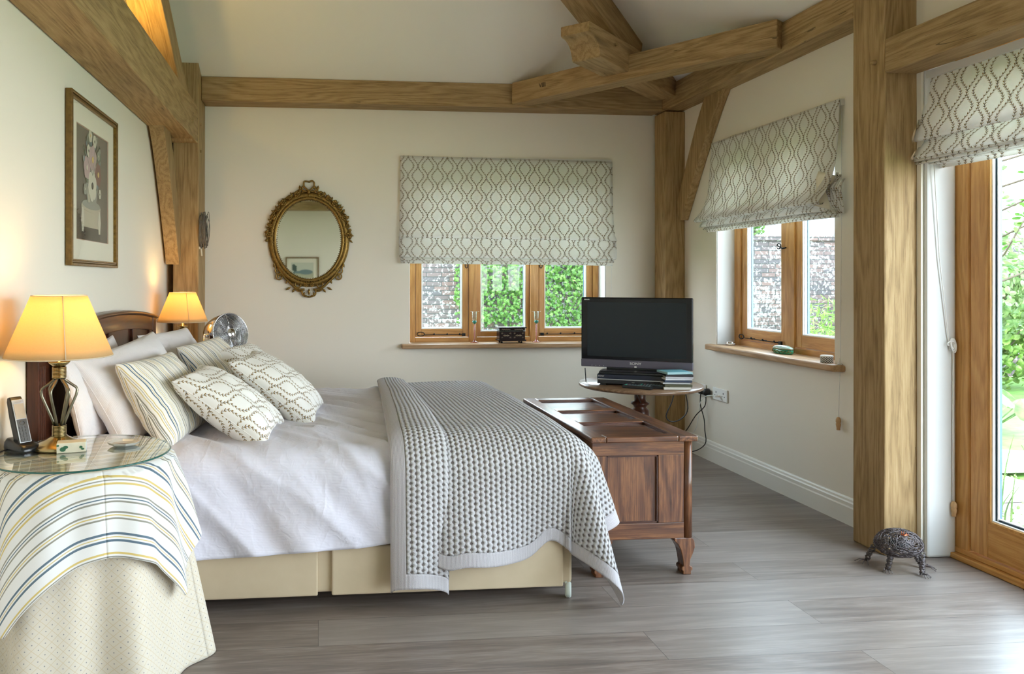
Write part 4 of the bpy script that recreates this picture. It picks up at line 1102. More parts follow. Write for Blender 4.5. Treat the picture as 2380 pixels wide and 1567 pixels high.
# ================================================================= LAMPS
def lamp(name, label, c, zt0, z0, zs0, zs1, rb, rt, power, lean=0, k=1.0):
    r_ = thing(name, label, 'lamp', (c[0], c[1], zt0)); x, y = c
    H = z0 - zt0
    g = G(); g.lathe([(0, 0), (.072 * k, 0), (.074 * k, .004), (.070 * k, .010), (.055 * k, .020), (.038 * k, .029), (.028 * k, .034), (.022 * k, .04), (0, .04)], (x, y, zt0), 40); part('base', g, BRASS, r_)
    zb = zt0 + .040; zm = zt0 + .040 + .036
    for zz, rr in ((zb, .0185), (z0 - .055, .0185)):
        g = G()
        for q in range(8):
            g.tube([(x + rr * k * cos(a), y + rr * k * sin(a), zz + q * .0044) for a in [w * 2 * pi / 18 for w in range(18)]], .0026, 5, closed=True)
        part('collar', g, BRASS, r_)
    g = G(); za, zc = zb + .03, z0 - .055
    for q in range(6):
        a = q * pi / 3 + .35
        pts = []
        for f, rr in ((0, .012), (.12, .018), (.40, .034), (.62, .047), (.72, .050), (.78, .047), (.88, .028), (.95, .015), (1, .012)):
            pts.append((x + rr * k * cos(a), y + rr * k * sin(a), za + (zc - za) * f))
        g.tube(pts, .0042 * k, 6)
    part('cage', g, plain('lamp_bronze', (.20, .18, .13), .3, .9) if 'lamp_bronze' not in bpy.data.materials else bpy.data.materials['lamp_bronze'], r_)
    g = G(); g.lathe([(0, z0 - .026), (.012, z0 - .026), (.016, z0 - .022), (.030, z0 - .010), (.034, z0 - .004), (.030, z0 - .004), (.012, z0 - .008), (.010, z0 + .03), (0, z0 + .03)], (x, y, 0), 28); part('drip_pan', g, BRASS, r_)
    g = G(); n = 48
    prof = [(rb, zs0), (rb * .999 + (rt - rb) * .004, zs0 + .003), (rt, zs1)]
    def fs(i, j): 
        a = i * 2 * pi; r = rb + (rt - rb) * j; return Vector((x + lean * j + r * cos(a), y + r * sin(a), zs0 + (zs1 - zs0) * j)), (i, j)
    g.grid(fs, 64, 8, cu=True); sh = part('lamp_shade', g, SHADE, r_, solid=.0015)
    if 'shade_trim' not in bpy.data.materials: plain('shade_trim', (.62, .50, .36), .8)
    for rr, zz in ((rb, zs0), (rt, zs1)):
        g = G(); g.tube([(x + (lean if rr == rt else 0) + rr * cos(a), y + rr * sin(a), zz) for a in [w * 2 * pi / 48 for w in range(48)]], .0018, 5, closed=True)
        part('shade_trim', g, bpy.data.materials['shade_trim'], sh)
    g = G(); a = -1.15; p0 = Vector((x + rb * cos(a), y + rb * sin(a), zs0)); p1 = Vector((x + lean + rt * cos(a), y + rt * sin(a), zs1)); 
    g.tube([p0 + (p0 - Vector((x, y, zs0))) * .012, p1 + (p1 - Vector((x, y, zs1))) * .02], .004, 6, flat=.25); part('shade_seam', g, bpy.data.materials['shade_trim'], sh)
    g = G(); g.ball((x, y, zs0 + .10), (.024, .024, .03), 14); part('bulb', g, BULB, r_)
    l = bpy.data.lights.new('lamp_light', 'POINT'); l.energy = power; l.color = (1, .62, .21); l.shadow_soft_size = .032
    o = bpy.data.objects.new('lamp_light', l); COL.objects.link(o); o.location = (x, y, zs0 + .135)
    return r_
lamp('bedside_lamp', 'large lit cage-base brass lamp on the glass-topped table', (-.822, 2.56), .6655, .945, .958, 1.150, .162, .083, 2.7, k=1.06)
g = None
lamp('bedside_lamp', 'small lit lamp on the far table beside the corner post', (-.826, 4.84), .655, .925, .945, 1.124, .150, .078, 3.4)

# ================================================================= PICTURE on left wall
PAINTBG = bumpy('print_background', (.125, .105, .08), .7, 0, 8, .0002, (.095, .08, .062)); MAT = plain('mount_card', (.74, .70, .58), .8)
def arc(cx, cz, rx, rz, a0, a1, n=16): return [(cx + rx * cos(a0 + (a1 - a0) * k / n), cz + rz * sin(a0 + (a1 - a0) * k / n)) for k in range(n + 1)]
pic = thing('framed_picture', 'framed flower-vase print in cream mount hanging on the left wall', 'picture', (XL, 3.53, 1.26))
py0, py1, pz0, pz1 = 3.175, 3.885, 1.258, 1.962
def frame4(g, y0, y1, z0, z1, w, x0, x1, m=0):
    g.box(x0, x1, y0, y0 + w, z0, z1, m); g.box(x0, x1, y1 - w, y1, z0, z1, m); g.box(x0, x1, y0 + w, y1 - w, z0, z0 + w, m); g.box(x0, x1, y0 + w, y1 - w, z1 - w, z1, m)
g = G(); frame4(g, py0, py1, pz0, pz1, .012, XL + .003, XL + .030); frame4(g, py0 + .012, py1 - .012, pz0 + .012, pz1 - .012, .010, XL + .003, XL + .024); part('frame', g, GILTF, pic, bevel=.003)
g = G(); frame4(g, py0 + .021, py1 - .021, pz0 + .021, pz1 - .021, .006, XL + .003, XL + .027); part('gilt_slip', g, GOLD, pic, bevel=.001)
g = G(); frame4(g, py0 + .026, py1 - .026, pz0 + .026, pz1 - .026, .085, XL + .004, XL + .013); part('mount', g, MAT, pic)
g = G(); frame4(g, py0 + .108, py1 - .108, pz0 + .108, pz1 - .108, .006, XL + .004, XL + .010); part('mount_edge', g, plain('mount_pink', (.42, .26, .2), .8), pic)
g = G(); g.box(XL + .003, XL + .007, py0 + .1, py1 - .1, pz0 + .1, pz1 - .1); pr = part('print', g, PAINTBG, pic)
def blob(g, y, z, ry, rz, x, m=0, n=18, wav=0, k=5, ph=0):
    pts = [(y + ry * (1 + wav * cos(k * a + ph)) * cos(a), z + rz * (1 + wav * cos(k * a + ph)) * sin(a)) for a in [q * 2 * pi / n for q in range(n)]]
    g.poly(pts, x, x + .0006, 'yz', m)
PC = [plain('paint_' + n_, c, .8) for n_, c in (('cream', (.55, .52, .42)), ('pink', (.42, .30, .30)), ('wine', (.17, .07, .06)), ('leaf', (.10, .13, .09)), ('vase', (.26, .26, .22)), ('dark', (.07, .06, .045)), ('yellow', (.6, .42, .14)), ('pedestal', (.42, .38, .28)), ('blue', (.12, .18, .20)))]
yc, xb = 3.52, XL + .0072
g = G()
g.poly([(yc - .14, pz0 + .115), (yc - .15, pz0 + .20), (yc + .14, pz0 + .20), (yc + .13, pz0 + .115)], xb, xb + .0006, 'yz', 5)
g.poly([(yc - .13, pz0 + .17), (yc - .155, pz0 + .26), (yc + .135, pz0 + .26), (yc + .11, pz0 + .17)] , xb + .0006, xb + .001, 'yz', 7)
for s_ in (-1, 1):
    blob(g, yc - .01 + s_ * .125, pz0 + .20, .02, .055, xb + .0012, 0, wav=.12, k=6)
blob(g, yc - .01, pz0 + .262, .145, .026, xb + .0012, 7); blob(g, yc - .01, pz0 + .270, .135, .020, xb + .0020, 4)
g.poly([(yc - .07, pz0 + .275), (yc - .095, pz0 + .34), (yc - .08, pz0 + .39), (yc + .07, pz0 + .39), (yc + .085, pz0 + .34), (yc + .055, pz0 + .275)], xb + .0026, xb + .003, 'yz', 4)
g.poly([(yc - .06, pz0 + .28), (yc - .075, pz0 + .34), (yc - .05, pz0 + .38), (yc - .035, pz0 + .28)], xb + .003, xb + .0033, 'yz', 7)
random.seed(21)
for k in range(150):
    a = random.random() * 6.28; r_ = random.random() ** .5
    blob(g, yc + .13 * r_ * cos(a), pz0 + .46 + .13 * r_ * sin(a), random.uniform(.006, .018), random.uniform(.006, .018), xb + .0034 + random.random() * .0006, random.choice([3, 3, 3, 5, 4, 8]), 8)
for (y, z, r_, c1, c2) in ((yc - .035, .60, .026, 0, 6), (yc + .03, .585, .026, 0, 5), (yc, .50, .058, 1, 6), (yc - .085, .455, .045, 1, 0), (yc + .085, .445, .048, 2, 6), (yc - .005, .385, .062, 0, 5), (yc - .06, .53, .025, 0, 3), (yc + .09, .53, .02, 4, 0), (yc + .11, .36, .02, 0, 3), (yc - .11, .36, .022, 4, 0), (yc, .645, .008, 2, 0)):
    for q in range(6):
        a = q * pi / 3 + z * 9; blob(g, y + r_ * .55 * cos(a), pz0 + z - .03 + r_ * .6 * sin(a), r_ * .5, r_ * .55, xb + .0042 + q * .00003, c1, 12)
    blob(g, y, pz0 + z - .03, r_ * .26, r_ * .26, xb + .0050, c2, 10)
for k in range(14):
    a = pi / 2 + random.uniform(-1.2, 1.2); g.tube([(xb + .004, yc, pz0 + .4), (xb + .004, yc + .17 * cos(a) * .9, pz0 + .44 + .15 * sin(a))], .0012, 4, 3)
part('flower_painting', g, PC, pr)
g = G(); g.box(XL + .018, XL + .0195, py0 + .026, py1 - .026, pz0 + .026, pz1 - .026); part('glass', g, glass('picture_glass', (1, 1, 1), .2), pic)
# picture opposite, seen in the mirror
p2_ = thing('framed_landscape', 'framed landscape watercolour hanging opposite, seen in the mirror', 'picture', (-.28, YF, 1.2))
def fr2(g, x0, x1, z0, z1, w, y0, y1, m=0):
    g.box(x0, x0 + w, y0, y1, z0, z1, m); g.box(x1 - w, x1, y0, y1, z0, z1, m); g.box(x0 + w, x1 - w, y0, y1, z0, z0 + w, m); g.box(x0 + w, x1 - w, y0, y1, z1 - w, z1, m)
ax0, ax1, az0, az1 = -.57, .01, 1.14, 1.60
g = G(); fr2(g, ax0, ax1, az0, az1, .022, YF + .003, YF + .03); part('frame', g, GILTF, p2_, bevel=.003)
g = G(); fr2(g, ax0 + .02, ax1 - .02, az0 + .02, az1 - .02, .075, YF + .003, YF + .012); part('mount', g, MAT, p2_)
g = G(); g.box(ax0 + .09, ax1 - .09, YF + .003, YF + .008, az0 + .09, az1 - .09, 0)
def b2(x, z, rx, rz, m, y): 
    g.poly([(x + rx * cos(a), z + rz * sin(a)) for a in [q * 2 * pi / 16 for q in range(16)]], y, y + .0006, 'xz', m)
g.box(ax0 + .09, ax1 - .09, YF + .0082, YF + .0086, az0 + .09, az0 + .20, 1)
b2(-.22, az0 + .20, .12, .045, 2, YF + .009); b2(-.36, az0 + .195, .09, .022, 2, YF + .0092); b2(-.48 + .34, az0 + .21, .04, .014, 2, YF + .0092)
for k in range(9): b2(-.42 + .02 * cos(k * 2.1), az0 + .23 + .012 * k * .9, .026, .02, 3, YF + .0095 + k * .0001)
g.box(-.424, -.416, YF + .0094, YF + .010, az0 + .13, az0 + .24, 3)
part('watercolour', g, [plain('sky_wash', (.55, .56, .47), .8), plain('field_wash', (.42, .42, .30), .8), plain('hill_wash', (.17, .24, .25), .8), plain('tree_wash', (.07, .11, .09), .8)], p2_)

# ================================================================= GILT MIRROR
mc = Vector((-.066, YB, 1.485)); RX, RZ = .220, .270
mir = thing('gilt_mirror', 'ornate oval gilt mirror hanging on the back wall', 'mirror', (mc.x, YB, mc.z - .4))
def ring(g, rx, rz, r, y, n=96, seg=10, flat=1):
    def fn(i, j):
        a = i * 2 * pi; b = j * 2 * pi; nx, nz = cos(a), sin(a)
        return Vector((mc.x + (rx + r * cos(b)) * nx, YB - y - r * flat * sin(b), mc.z + (rz + r * cos(b)) * nz))
    g.grid(fn, n, seg, cu=True, cv=True)
g = G(); ring(g, RX + .018, RZ + .018, .012, .030); ring(g, RX + .040, RZ + .040, .020, .016, flat=.8); part('frame', g, GOLD, mir)
g = G(); ring(g, RX + .058, RZ + .058, .007, .012)
for rr, n, br_ in ((.028, 84, .0052), (.060, 110, .0036), (.003, 120, .0028)):
    for k in range(n):
        a = k * 2 * pi / n; g.ball((mc.x + (RX + rr) * cos(a), YB - .036 + (rr > .05) * .018, mc.z + (RZ + rr) * sin(a)), br_, 6)
part('beading', g, GOLD, mir)
g = G()
idm = [g.pt((mc.x + (RX + .012) * cos(a), YB - .022, mc.z + (RZ + .012) * sin(a))) for a in [k * 2 * pi / 96 for k in range(96)]]
g.face(idm[::-1]); part('mirror_glass', g, MIRROR, mir)
def mleaf(g, x, z, ang, L, wd, y=.03, m=0):
    """carved leaf: pointed, ridged"""
    c = g.pt((x + cos(ang) * L * .45, YB - y - .010, z + sin(ang) * L * .45)); pts = []
    for f, s_ in ((0, .15), (.3, .9), (.55, 1), (.8, .5), (1, 0), (.8, -.5), (.55, -1), (.3, -.9), (0, -.15)):
        px_ = x + cos(ang) * L * f - sin(ang) * wd * s_; pz_ = z + sin(ang) * L * f + cos(ang) * wd * s_
        pts.append(g.pt((px_, YB - y + .008, pz_)))
    for k in range(len(pts)): g.face((c, pts[k], pts[(k + 1) % len(pts)]), m, True)
def flower(g, x, z, r, y=.034):
    for q in range(6):
        a = q * pi / 3 + x * 30; g.ball((x + r * .6 * cos(a), YB - y, z + r * .6 * sin(a)), (r * .42, .006, r * .42), 8)
    g.ball((x, YB - y - .006, z), r * .33, 8)
random.seed(4)
for side in (-1, 1):
    gar = G()
    for k in range(15):
        a = pi / 2 + side * (.20 + k * .098); R1, R2 = RX + .062, RZ + .062
        x, z = mc.x + R1 * cos(a), mc.z + R2 * sin(a)
        if k % 4 == 1: flower(gar, x, z, .024)
        elif k % 4 == 3: flower(gar, x, z, .017)
        for q in range(3): mleaf(gar, x, z, a + random.uniform(-1.3, 1.3), random.uniform(.022, .038), random.uniform(.006, .010), .024)
    part('flower_garland', gar, GOLD, mir)
def mtube(g, pts, r, n=7, flat=.8): g.tube([(mc.x + x, YB - .022, mc.z + z) for x, z in pts], r, n)
g = G(); T = RZ + .066
# bow
bow = [(-.004, T + .0), (-.012, T + .030), (-.036, T + .036)]
mtube(g, smooth([(-.034, T + .03), (-.036, T + .058), (-.030, T + .072), (-.010, T + .071), (.004, T + .069), (.020, T + .077), (.034, T + .068), (.037, T + .05), (.035, T + .022)], 4), .0062)
for s_ in (-1, 1):
    mtube(g, smooth([(0, T + .002), (s_ * .020, T + .022), (s_ * .036, T + .036), (s_ * .048, T + .026), (s_ * .040, T + .008), (s_ * .018, T + .004)], 4), .0065)
    mtube(g, smooth([(0, T + .002), (s_ * .03, T + .002), (s_ * .055, T + .012), (s_ * .07, T - .010)], 4), .0055)
    mleaf(g, mc.x + s_ * .06, mc.z + T + .01, pi / 2 + s_ * -.15, .036, .009)
g.ball((mc.x, YB - .034, mc.z + T - .004), (.013, .010, .013), 10); mleaf(g, mc.x, mc.z + T - .012, -pi / 2, .032, .008, .038)
part('ribbon_bow', g, GOLD, mir)
g = G()
for s_ in (-1, 1):
    def sp_(cx, cz, r0, a0, turns, sgn, n=20): return [(cx + r0 * (1 - .75 * k / n) * cos(a0 + sgn * turns * 2 * pi * k / n), cz + r0 * (1 - .75 * k / n) * sin(a0 + sgn * turns * 2 * pi * k / n)) for k in range(n + 1)]
    mtube(g, [(s_ * x, z) for x, z in [(.235, -.155), (.238, -.185), (.232, -.205)] + sp_(.212, -.222, .024, .6, 1.3, -1)], .0052)
    mtube(g, [(s_ * x, z) for x, z in [(.165, -.255), (.185, -.262)] + sp_(.205, -.262, .026, .9, 1.3, -1)], .0055)
    mtube(g, [(s_ * x, z) for x, z in smooth([(.215, -.20), (.175, -.262), (.13, -.305), (.10, -.335), (.07, -.35), (.03, -.352)], 4)], .0085)
    mtube(g, [(s_ * x, z) for x, z in sp_(.072, -.318, .030, 1.9, 1.2, -1)], .0055)
    mtube(g, [(s_ * x, z) for x, z in smooth([(.10, -.345), (.075, -.362), (.05, -.366), (.045, -.385), (.03, -.398), (.0, -.404)], 4)], .0062)
    for (x, z, a, L) in ((.125, -.335, -.5, .045), (.10, -.35, -.9, .03), (.19, -.235, -.6, .03), (.15, -.285, -1.2, .03), (.05, -.35, -1.8, .03), (.03, -.37, -1.2, .03), (.235, -.16, -1.2, .04), (.24, -.11, -1.4, .035)):
        mleaf(g, mc.x + s_ * x, mc.z + z, a if s_ > 0 else pi - a, L, .008, .028)
    for k in range(7): g.ball((mc.x + s_ * (.246 - .004 * k), YB - .024, mc.z - .07 - .018 * k), (.008, .007, .009), 7)
    flower(g, mc.x + s_ * .02, mc.z - .318, .018); g.ball((mc.x + s_ * .024, YB - .026, mc.z - .398), (.013, .008, .008), 8)
mleaf(g, mc.x, mc.z - .345, -pi / 2, .05, .009, .032); g.ball((mc.x, YB - .026, mc.z - .403), (.009, .008, .007), 8)
part('scrollwork', g, GOLD, mir)

# ================================================================= ON THE BEDSIDE TABLE
GZ = .6650
LCD = plain('phone_screen', (.42, .36, .28), .3); SILV = plain('silver_plastic', (.55, .56, .58), .3, .7); KEYS = plain('phone_keys', (.07, .065, .06), .4)
ph_ = thing('cordless_phone', 'black cordless phone standing in its charging cradle on the glass', 'phone', (-.925, 2.55, GZ))
R0 = Matrix.Translation((-.925, 2.53, GZ)) @ Matrix.Rotation(radians(-38), 4, 'Z')
g = G(); g.M = R0
def cradle(i, j):
    a = i * 2 * pi; sx_, sy_ = .052, .040
    q = (1.0, 1.04, 1.0, .88, .6, .0)[min(5, int(j * 5 + .01))]; z = (0, .010, .022, .030, .034, .033)[min(5, int(j * 5 + .01))]
    cx = abs(cos(a)) ** .6 * (1 if cos(a) > 0 else -1); sy2 = abs(sin(a)) ** .6 * (1 if sin(a) > 0 else -1)
    return Vector((sx_ * q * cx, sy_ * q * sy2, z * (1 - .35 * cx * q)))
g.grid(cradle, 32, 5, cu=True); part('cradle', g, BLACK, ph_)
HM = R0 @ Matrix.Translation((.012, 0, .012)) @ Matrix.Rotation(radians(-20), 4, 'Y')
g = G(); g.M = HM
ol = [(.012, 0), (.014, .04), (.011, .10), (.012, .145), (.006, .162), (-.006, .163), (-.013, .15), (-.017, .10), (-.016, .03), (-.010, 0)]
n = len(ol)
for s_ in (-1, 1): pass
lo = [g.pt((a, -.021, b)) for a, b in ol]; hi = [g.pt((a, .021, b)) for a, b in ol]; g.face(lo); g.face(hi[::-1])
for k in range(n): g.face((lo[k], hi[k], hi[(k + 1) % n], lo[(k + 1) % n]))
hs_ = part('handset', g, BLACK, ph_, bevel=.004)
g = G(); g.M = HM; g.poly([(-.020, .004), (-.021, .15), (-.012, .160), (.012, .160), (.021, .15), (.020, .004)], .0, .0, 'yz') if False else None
g.box(.0125, .0150, -.0195, .0195, .004, .150); part('face_plate', g, SILV, hs_, bevel=.001)
g = G(); g.M = HM; g.box(.0148, .0160, -.0165, .0165, .088, .136); g.box(.0148, .0160, -.010, .010, .141, .143); part('screen', g, LCD, hs_)
g = G(); g.M = HM; g.box(.0148, .0156, -.0165, .0165, .014, .086)
for r_ in range(5):
    for c_ in range(3): g.box(.0154, .0172, -.0135 + c_ * .0095, -.0055 + c_ * .0095, .018 + r_ * .0095, .025 + r_ * .0095)
g.tube([(.0162, .008 * cos(a), .074 + .006 * sin(a)) for a in [k * 2 * pi / 14 for k in range(14)]], .0014, 5, closed=True); part('keypad', g, KEYS, hs_)
g = G(); g.tube([(-.965, 2.51, GZ + .008), (-.985, 2.45, GZ + .004), (-.992, 2.38, GZ + .002)], .0022, 6); part('lead', g, BLACKM, ph_)
CARD = bumpy('box_card', (.70, .67, .53), .7, 0, 40, .0002, (.60, .56, .43)); PAGE = plain('box_side', (.62, .66, .68), .6)
R1 = Matrix.Translation((-.768, 2.508, GZ)) @ Matrix.Rotation(radians(14), 4, 'Z')
bx_ = thing('matchbox', 'small cream box printed with green leaves in front of the large lamp', 'box', (-.768, 2.508, GZ))
g = G(); g.M = R1; g.box(-.042, .042, -.026, .026, 0, .031); part('sleeve', g, CARD, bx_, bevel=.0015)
g = G(); g.M = R1; g.box(.0421, .0435, -.024, .024, .002, .029); part('tray', g, PAGE, bx_)
g = G(); g.M = R1
for (x, z, r_, k) in ((-.024, .012, .009, 0), (-.016, .018, .006, 1), (.028, .016, .005, 0), (.033, .010, .004, 1), (-.038, .024, .004, 0)):
    g.poly([(x + r_ * cos(a) * (1.3 if k else 1), z + r_ * .8 * sin(a)) for a in [q * 2 * pi / 10 for q in range(10)]], -.0268, -.0262, 'xz')
part('leaf_print', g, plain('print_green', (.03, .12, .06), .6), bx_)
di = thing('trinket_dish', 'shallow octagonal ceramic dish on the right of the glass top', 'dish', (-.625, 2.575, GZ))
g = G(); cxd, cyd = -.625, 2.575
def dsh(pr_, m): 
    rings = [[g.pt((cxd + r_ * cos(a) * 1.05, cyd + r_ * sin(a) * .9, GZ + z)) for a in [k * pi / 4 + .3 for k in range(8)]] for r_, z in pr_]
    for A_, B_ in zip(rings, rings[1:]):
        for k in range(8): g.face((A_[k], A_[(k + 1) % 8], B_[(k + 1) % 8], B_[k]), m)
    return rings
rr_ = dsh([(.030, 0), (.044, .006), (.050, .013), (.047, .0135), (.040, .008), (.010, .006)], 0); g.face(rr_[0][::-1]); g.face(rr_[-1])
part('dish', g, plain('dish_ceramic', (.52, .52, .50), .25), di)
g = G(); random.seed(2)
for k in range(12): g.poly([(cxd + .012 * random.gauss(0, 1) + .004 * cos(a), cyd + .006 * random.gauss(0, .2) + .003 * sin(a)) for a in [q * 2 * pi / 7 for q in range(7)]], GZ + .0062, GZ + .0068)
part('painted_motif', g, plain('motif', (.42, .25, .2), .6), di)

# ================================================================= FAN on far table
fc = Vector((-.545, 4.90, .868)); fdir = Vector((.62, -.76, .20)).normalized(); FR_ = .128
fx = Vector((0, 0, 1)).cross(fdir).normalized(); fy = fdir.cross(fx)
FMX = Matrix((fx, fy, fdir)).transposed().to_4x4(); FMX.translation = fc
fan = thing('desk_fan', 'round chrome fan with wire grille on the far bedside table', 'fan', (fc.x - .05, fc.y, .655))
g = G(); g.M = FMX; g.lathe([(.10, -.15), (.118, -.13), (.126, -.09), (.128, 0), (.124, 0), (.120, -.09), (.10, -.13)], (0, 0, 0), 48); part('housing', g, CHROME, fan)
g = G(); g.M = FMX
for k in range(13):
    r_ = .034 + k * .0072; g.tube([(r_ * cos(a), r_ * sin(a), .010 * (1 - (r_ / .13) ** 2)) for a in [q * 2 * pi / 40 for q in range(40)]], .0011, 5, closed=True)
g.tube([(.126 * cos(a), .126 * sin(a), .002) for a in [q * 2 * pi / 48 for q in range(48)]], .004, 6, closed=True)
for k in range(5):
    a = k * 2 * pi / 5 + .5; g.tube([(.03 * cos(a), .03 * sin(a), .012), (.124 * cos(a), .124 * sin(a), .003)], .0022, 5)
part('grille', g, CHROME, fan)
g = G(); g.M = FMX; g.lathe([(0, .012), (.030, .012), (.031, .015), (.026, .018), (0, .018)], (0, 0, 0), 28); hub = part('hub', g, CHROME, fan)
g = G(); g.M = FMX
for k in range(4):
    a = k * pi / 2
    def bl(i, j): 
        r_ = .02 + .085 * j; t = a + (i - .5) * 1.0; return Vector((r_ * cos(t), r_ * sin(t), -.05 + .035 * (i - .5)))
    g.grid(bl, 6, 6)
part('blade', g, plain('fan_blade', (.30, .31, .32), .3, .9), fan, solid=.0015)
g = G(); g.M = FMX; g.lathe([(0, -.145), (.10, -.145), (.10, -.143), (0, -.143)], (0, 0, 0), 32); part('back_plate', g, BLACKM, fan)
g = G(); kb = fc + fx * -.132 * -1 * -1 - fdir * .05
g.tube([fc - fx * .125 - fdir * .06, fc - fx * .150 - fdir * .06], .012, 10); g.tube([fc - fx * .15 - fdir * .06, fc - fx * .155 - fdir * .06 - Vector((0, 0, .2))], .005, 6)
g.tube([fc + fx * .125 - fdir * .06, fc + fx * .15 - fdir * .06, fc + fx * .155 - fdir * .06 - Vector((0, 0, .2))], .005, 6)
g.lathe([(0, 0), (.10, 0), (.10, .006), (.03, .014), (0, .014)], (fc.x - .045, fc.y + .045, .656), 30); part('stand', g, CHROME, fan)

# ================================================================= WICKER COIL on the corner post
wc = Vector((-.765, 5.25, 1.53)); wk = thing('wicker_coil', 'tangled oval bundle of grey twigs hanging on the corner post', 'ornament', (wc.x, wc.y, 1.4))
g = G(); random.seed(9)
for k in range(26):
    a0 = random.random() * 6.28; tx = random.uniform(-.25, .25); ry, rz = random.uniform(.030, .044), random.uniform(.085, .118); ox = random.uniform(-.012, .016)
    pts = [(wc.x + .012 + ox + tx * .08 * sin(a + a0), wc.y - .02 + ry * cos(a), wc.z + rz * sin(a) + .006 * sin(3 * a + a0)) for a in [q * 2 * pi / 20 for q in range(20)]]
    g.tube(pts, random.uniform(.0016, .003), 5, closed=True)
part('twigs', g, bumpy('twig_grey', (.23, .20, .17), .8, 0, 50, .001, (.09, .08, .07)), wk)
g = G(); g.tube([(-.782, 5.27, 1.43), (-.775, 5.24, 1.41), (-.77, 5.235, 1.36)], .006, 7); g.box(-.79, -.775, 5.215, 5.25, 1.405, 1.42); part('hook', g, plain('hook_white', (.6, .57, .5), .5), wk)

# ================================================================= CHEST at the foot of the bed
CX0, CX1, CY0, CY1, CZ0, CZ1 = 1.095, 1.515, 3.02, 4.02, .150, .545
ch = thing('oak_chest', 'dark oak blanket chest with panelled lid at the foot of the bed', 'chest', (1.3, 3.5, 0))
g = G()
for bb in ((CX0, CX1 - .035, CY0, CY0 + .03, CZ1 - .055, CZ1, 0), (CX0, CX1 - .035, CY0, CY0 + .03, CZ0, CZ0 + .065, 0), (CX1 - .03, CX1, CY0 + .03, CY1, CZ1 - .055, CZ1, 1), (CX1 - .03, CX1, CY0 + .03, CY1, CZ0, CZ0 + .065, 1)):
    g = G(); g.box(*bb); part('rail', g, CHEST, ch, bevel=.002)
for bb in [(CX0, 1.155, CY0 + .001, CY0 + .03, CZ0 + .065, CZ1 - .055, 2), (1.372, CX1 - .035, CY0 + .001, CY0 + .03, CZ0 + .065, CZ1 - .055, 2)] + [(CX1 - .03, CX1 - .001, y, y + .06, CZ0 + .065, CZ1 - .055, 2) for y in (CY0 + .04, 3.36, 3.68, CY1 - .06)]:
    g = G(); g.box(*bb); part('stile', g, CHEST, ch, bevel=.002)
g = G(); g.tube([(CX1 - .014, CY0 + .018, CZ0), (CX1 - .014, CY0 + .018, CZ1)], .020, 14); part('corner_moulding', g, CHEST[2], ch)
g = G(); g.box(1.15, 1.375, CY0 + .013, CY0 + .02, CZ0 + .06, CZ1 - .05, 2); g.box(CX1 - .02, CX1 - .013, CY0 + .06, CY1 - .02, CZ0 + .06, CZ1 - .05, 2); part('panel', g, CHEST, ch)
g = G(); g.box(CX0, CX0 + .02, CY0 + .03, CY1, CZ0, CZ1, 1); g.box(CX0 + .02, CX1 - .03, CY1 - .02, CY1, CZ0, CZ1, 0); g.box(CX0 + .02, CX1 - .03, CY0 + .03, CY1 - .02, CZ0, CZ0 + .015, 0); part('carcass', g, CHEST, ch)
for (x0_, x1_, z0_, z1_) in ((1.155, 1.372, CZ0 + .065, CZ1 - .055),):
    g = G(); 
    for a, b, c_, d_ in ((x0_, x0_ + .006, z0_, z1_), (x1_ - .006, x1_, z0_, z1_)): g.box(a, b, CY0 + .004, CY0 + .014, c_, d_, 2)
    g.box(x0_, x1_, CY0 + .004, CY0 + .014, z1_ - .006, z1_, 0); g.box(x0_, x1_, CY0 + .004, CY0 + .014, z0_, z0_ + .006, 0); part('panel_moulding', g, MAH, ch)
# lid
LX0, LX1, LY0, LY1, LZ = CX0 - .01, CX1 + .016, CY0 - .018, CY1 + .02, CZ1 + .024
g = G(); st_ = .062
g.box(LX1 - st_ - .02, LX1, LY0, LY1, CZ1 + .001, LZ, 1); g.box(LX0, LX0 + st_, LY0, LY1, CZ1 + .001, LZ, 1)
ry_ = [LY0, LY0 + .15, 3.345, 3.41, 3.665, 3.72, 3.945, LY1]
xr0, xr1 = LX0 + st_, LX1 - st_ - .02
g.box(xr0, xr1, LY0, LY0 + .065, CZ1 + .001, LZ, 0); g.box(xr0, xr1, 3.335, 3.395, CZ1 + .001, LZ, 0); g.box(xr0, xr1, 3.645, 3.70, CZ1 + .001, LZ, 0); g.box(xr0, xr1, LY1 - .07, LY1, CZ1 + .001, LZ, 0)
lid = part('lid', g, CHEST, ch, bevel=.005)
for a, b in ((LY0 + .065, 3.335), (3.395, 3.645), (3.70, LY1 - .07)):
    g = G(); g.box(xr0, xr1, a, b, CZ1 + .001, LZ - .011, 0); part('lid_panel', g, CHEST, lid)
    g = G(); g.box(xr1 - .012, xr1, a, b, LZ - .011, LZ - .003, 1); g.box(xr0, xr1 - .012, b - .008, b, LZ - .011, LZ - .004, 0); part('lid_moulding', g, MAH, lid)
def foot(x, y, sx, sy):
    g = G(); ol = [(-.068, .150), (-.068, .138), (-.052, .122), (-.040, .10), (-.034, .075), (-.030, .05), (-.028, .034), (-.036, .030), (-.036, .018), (-.030, .014), (-.030, 0), (.004, 0), (.004, .014), (.010, .018), (.010, .030), (-.002, .036), (.0, .06), (.012, .085), (.020, .11), (.018, .135), (.010, .150)]
    ol = [(x + a * sx, b) for a, b in ol]
    if sx > 0: pass
    g.poly(ol if sx > 0 else ol[::-1], y, y + .055 * sy, 'xz'); part('foot', g, CHEST[2], ch, bevel=.003)
foot(CX1 - .006, CY0 + .004, 1, 1); foot(CX0 + .02, CY0 + .004, -1, 1); foot(CX1 - .006, CY1 - .004, 1, -1); foot(CX0 + .02, CY1 - .004, -1, -1)

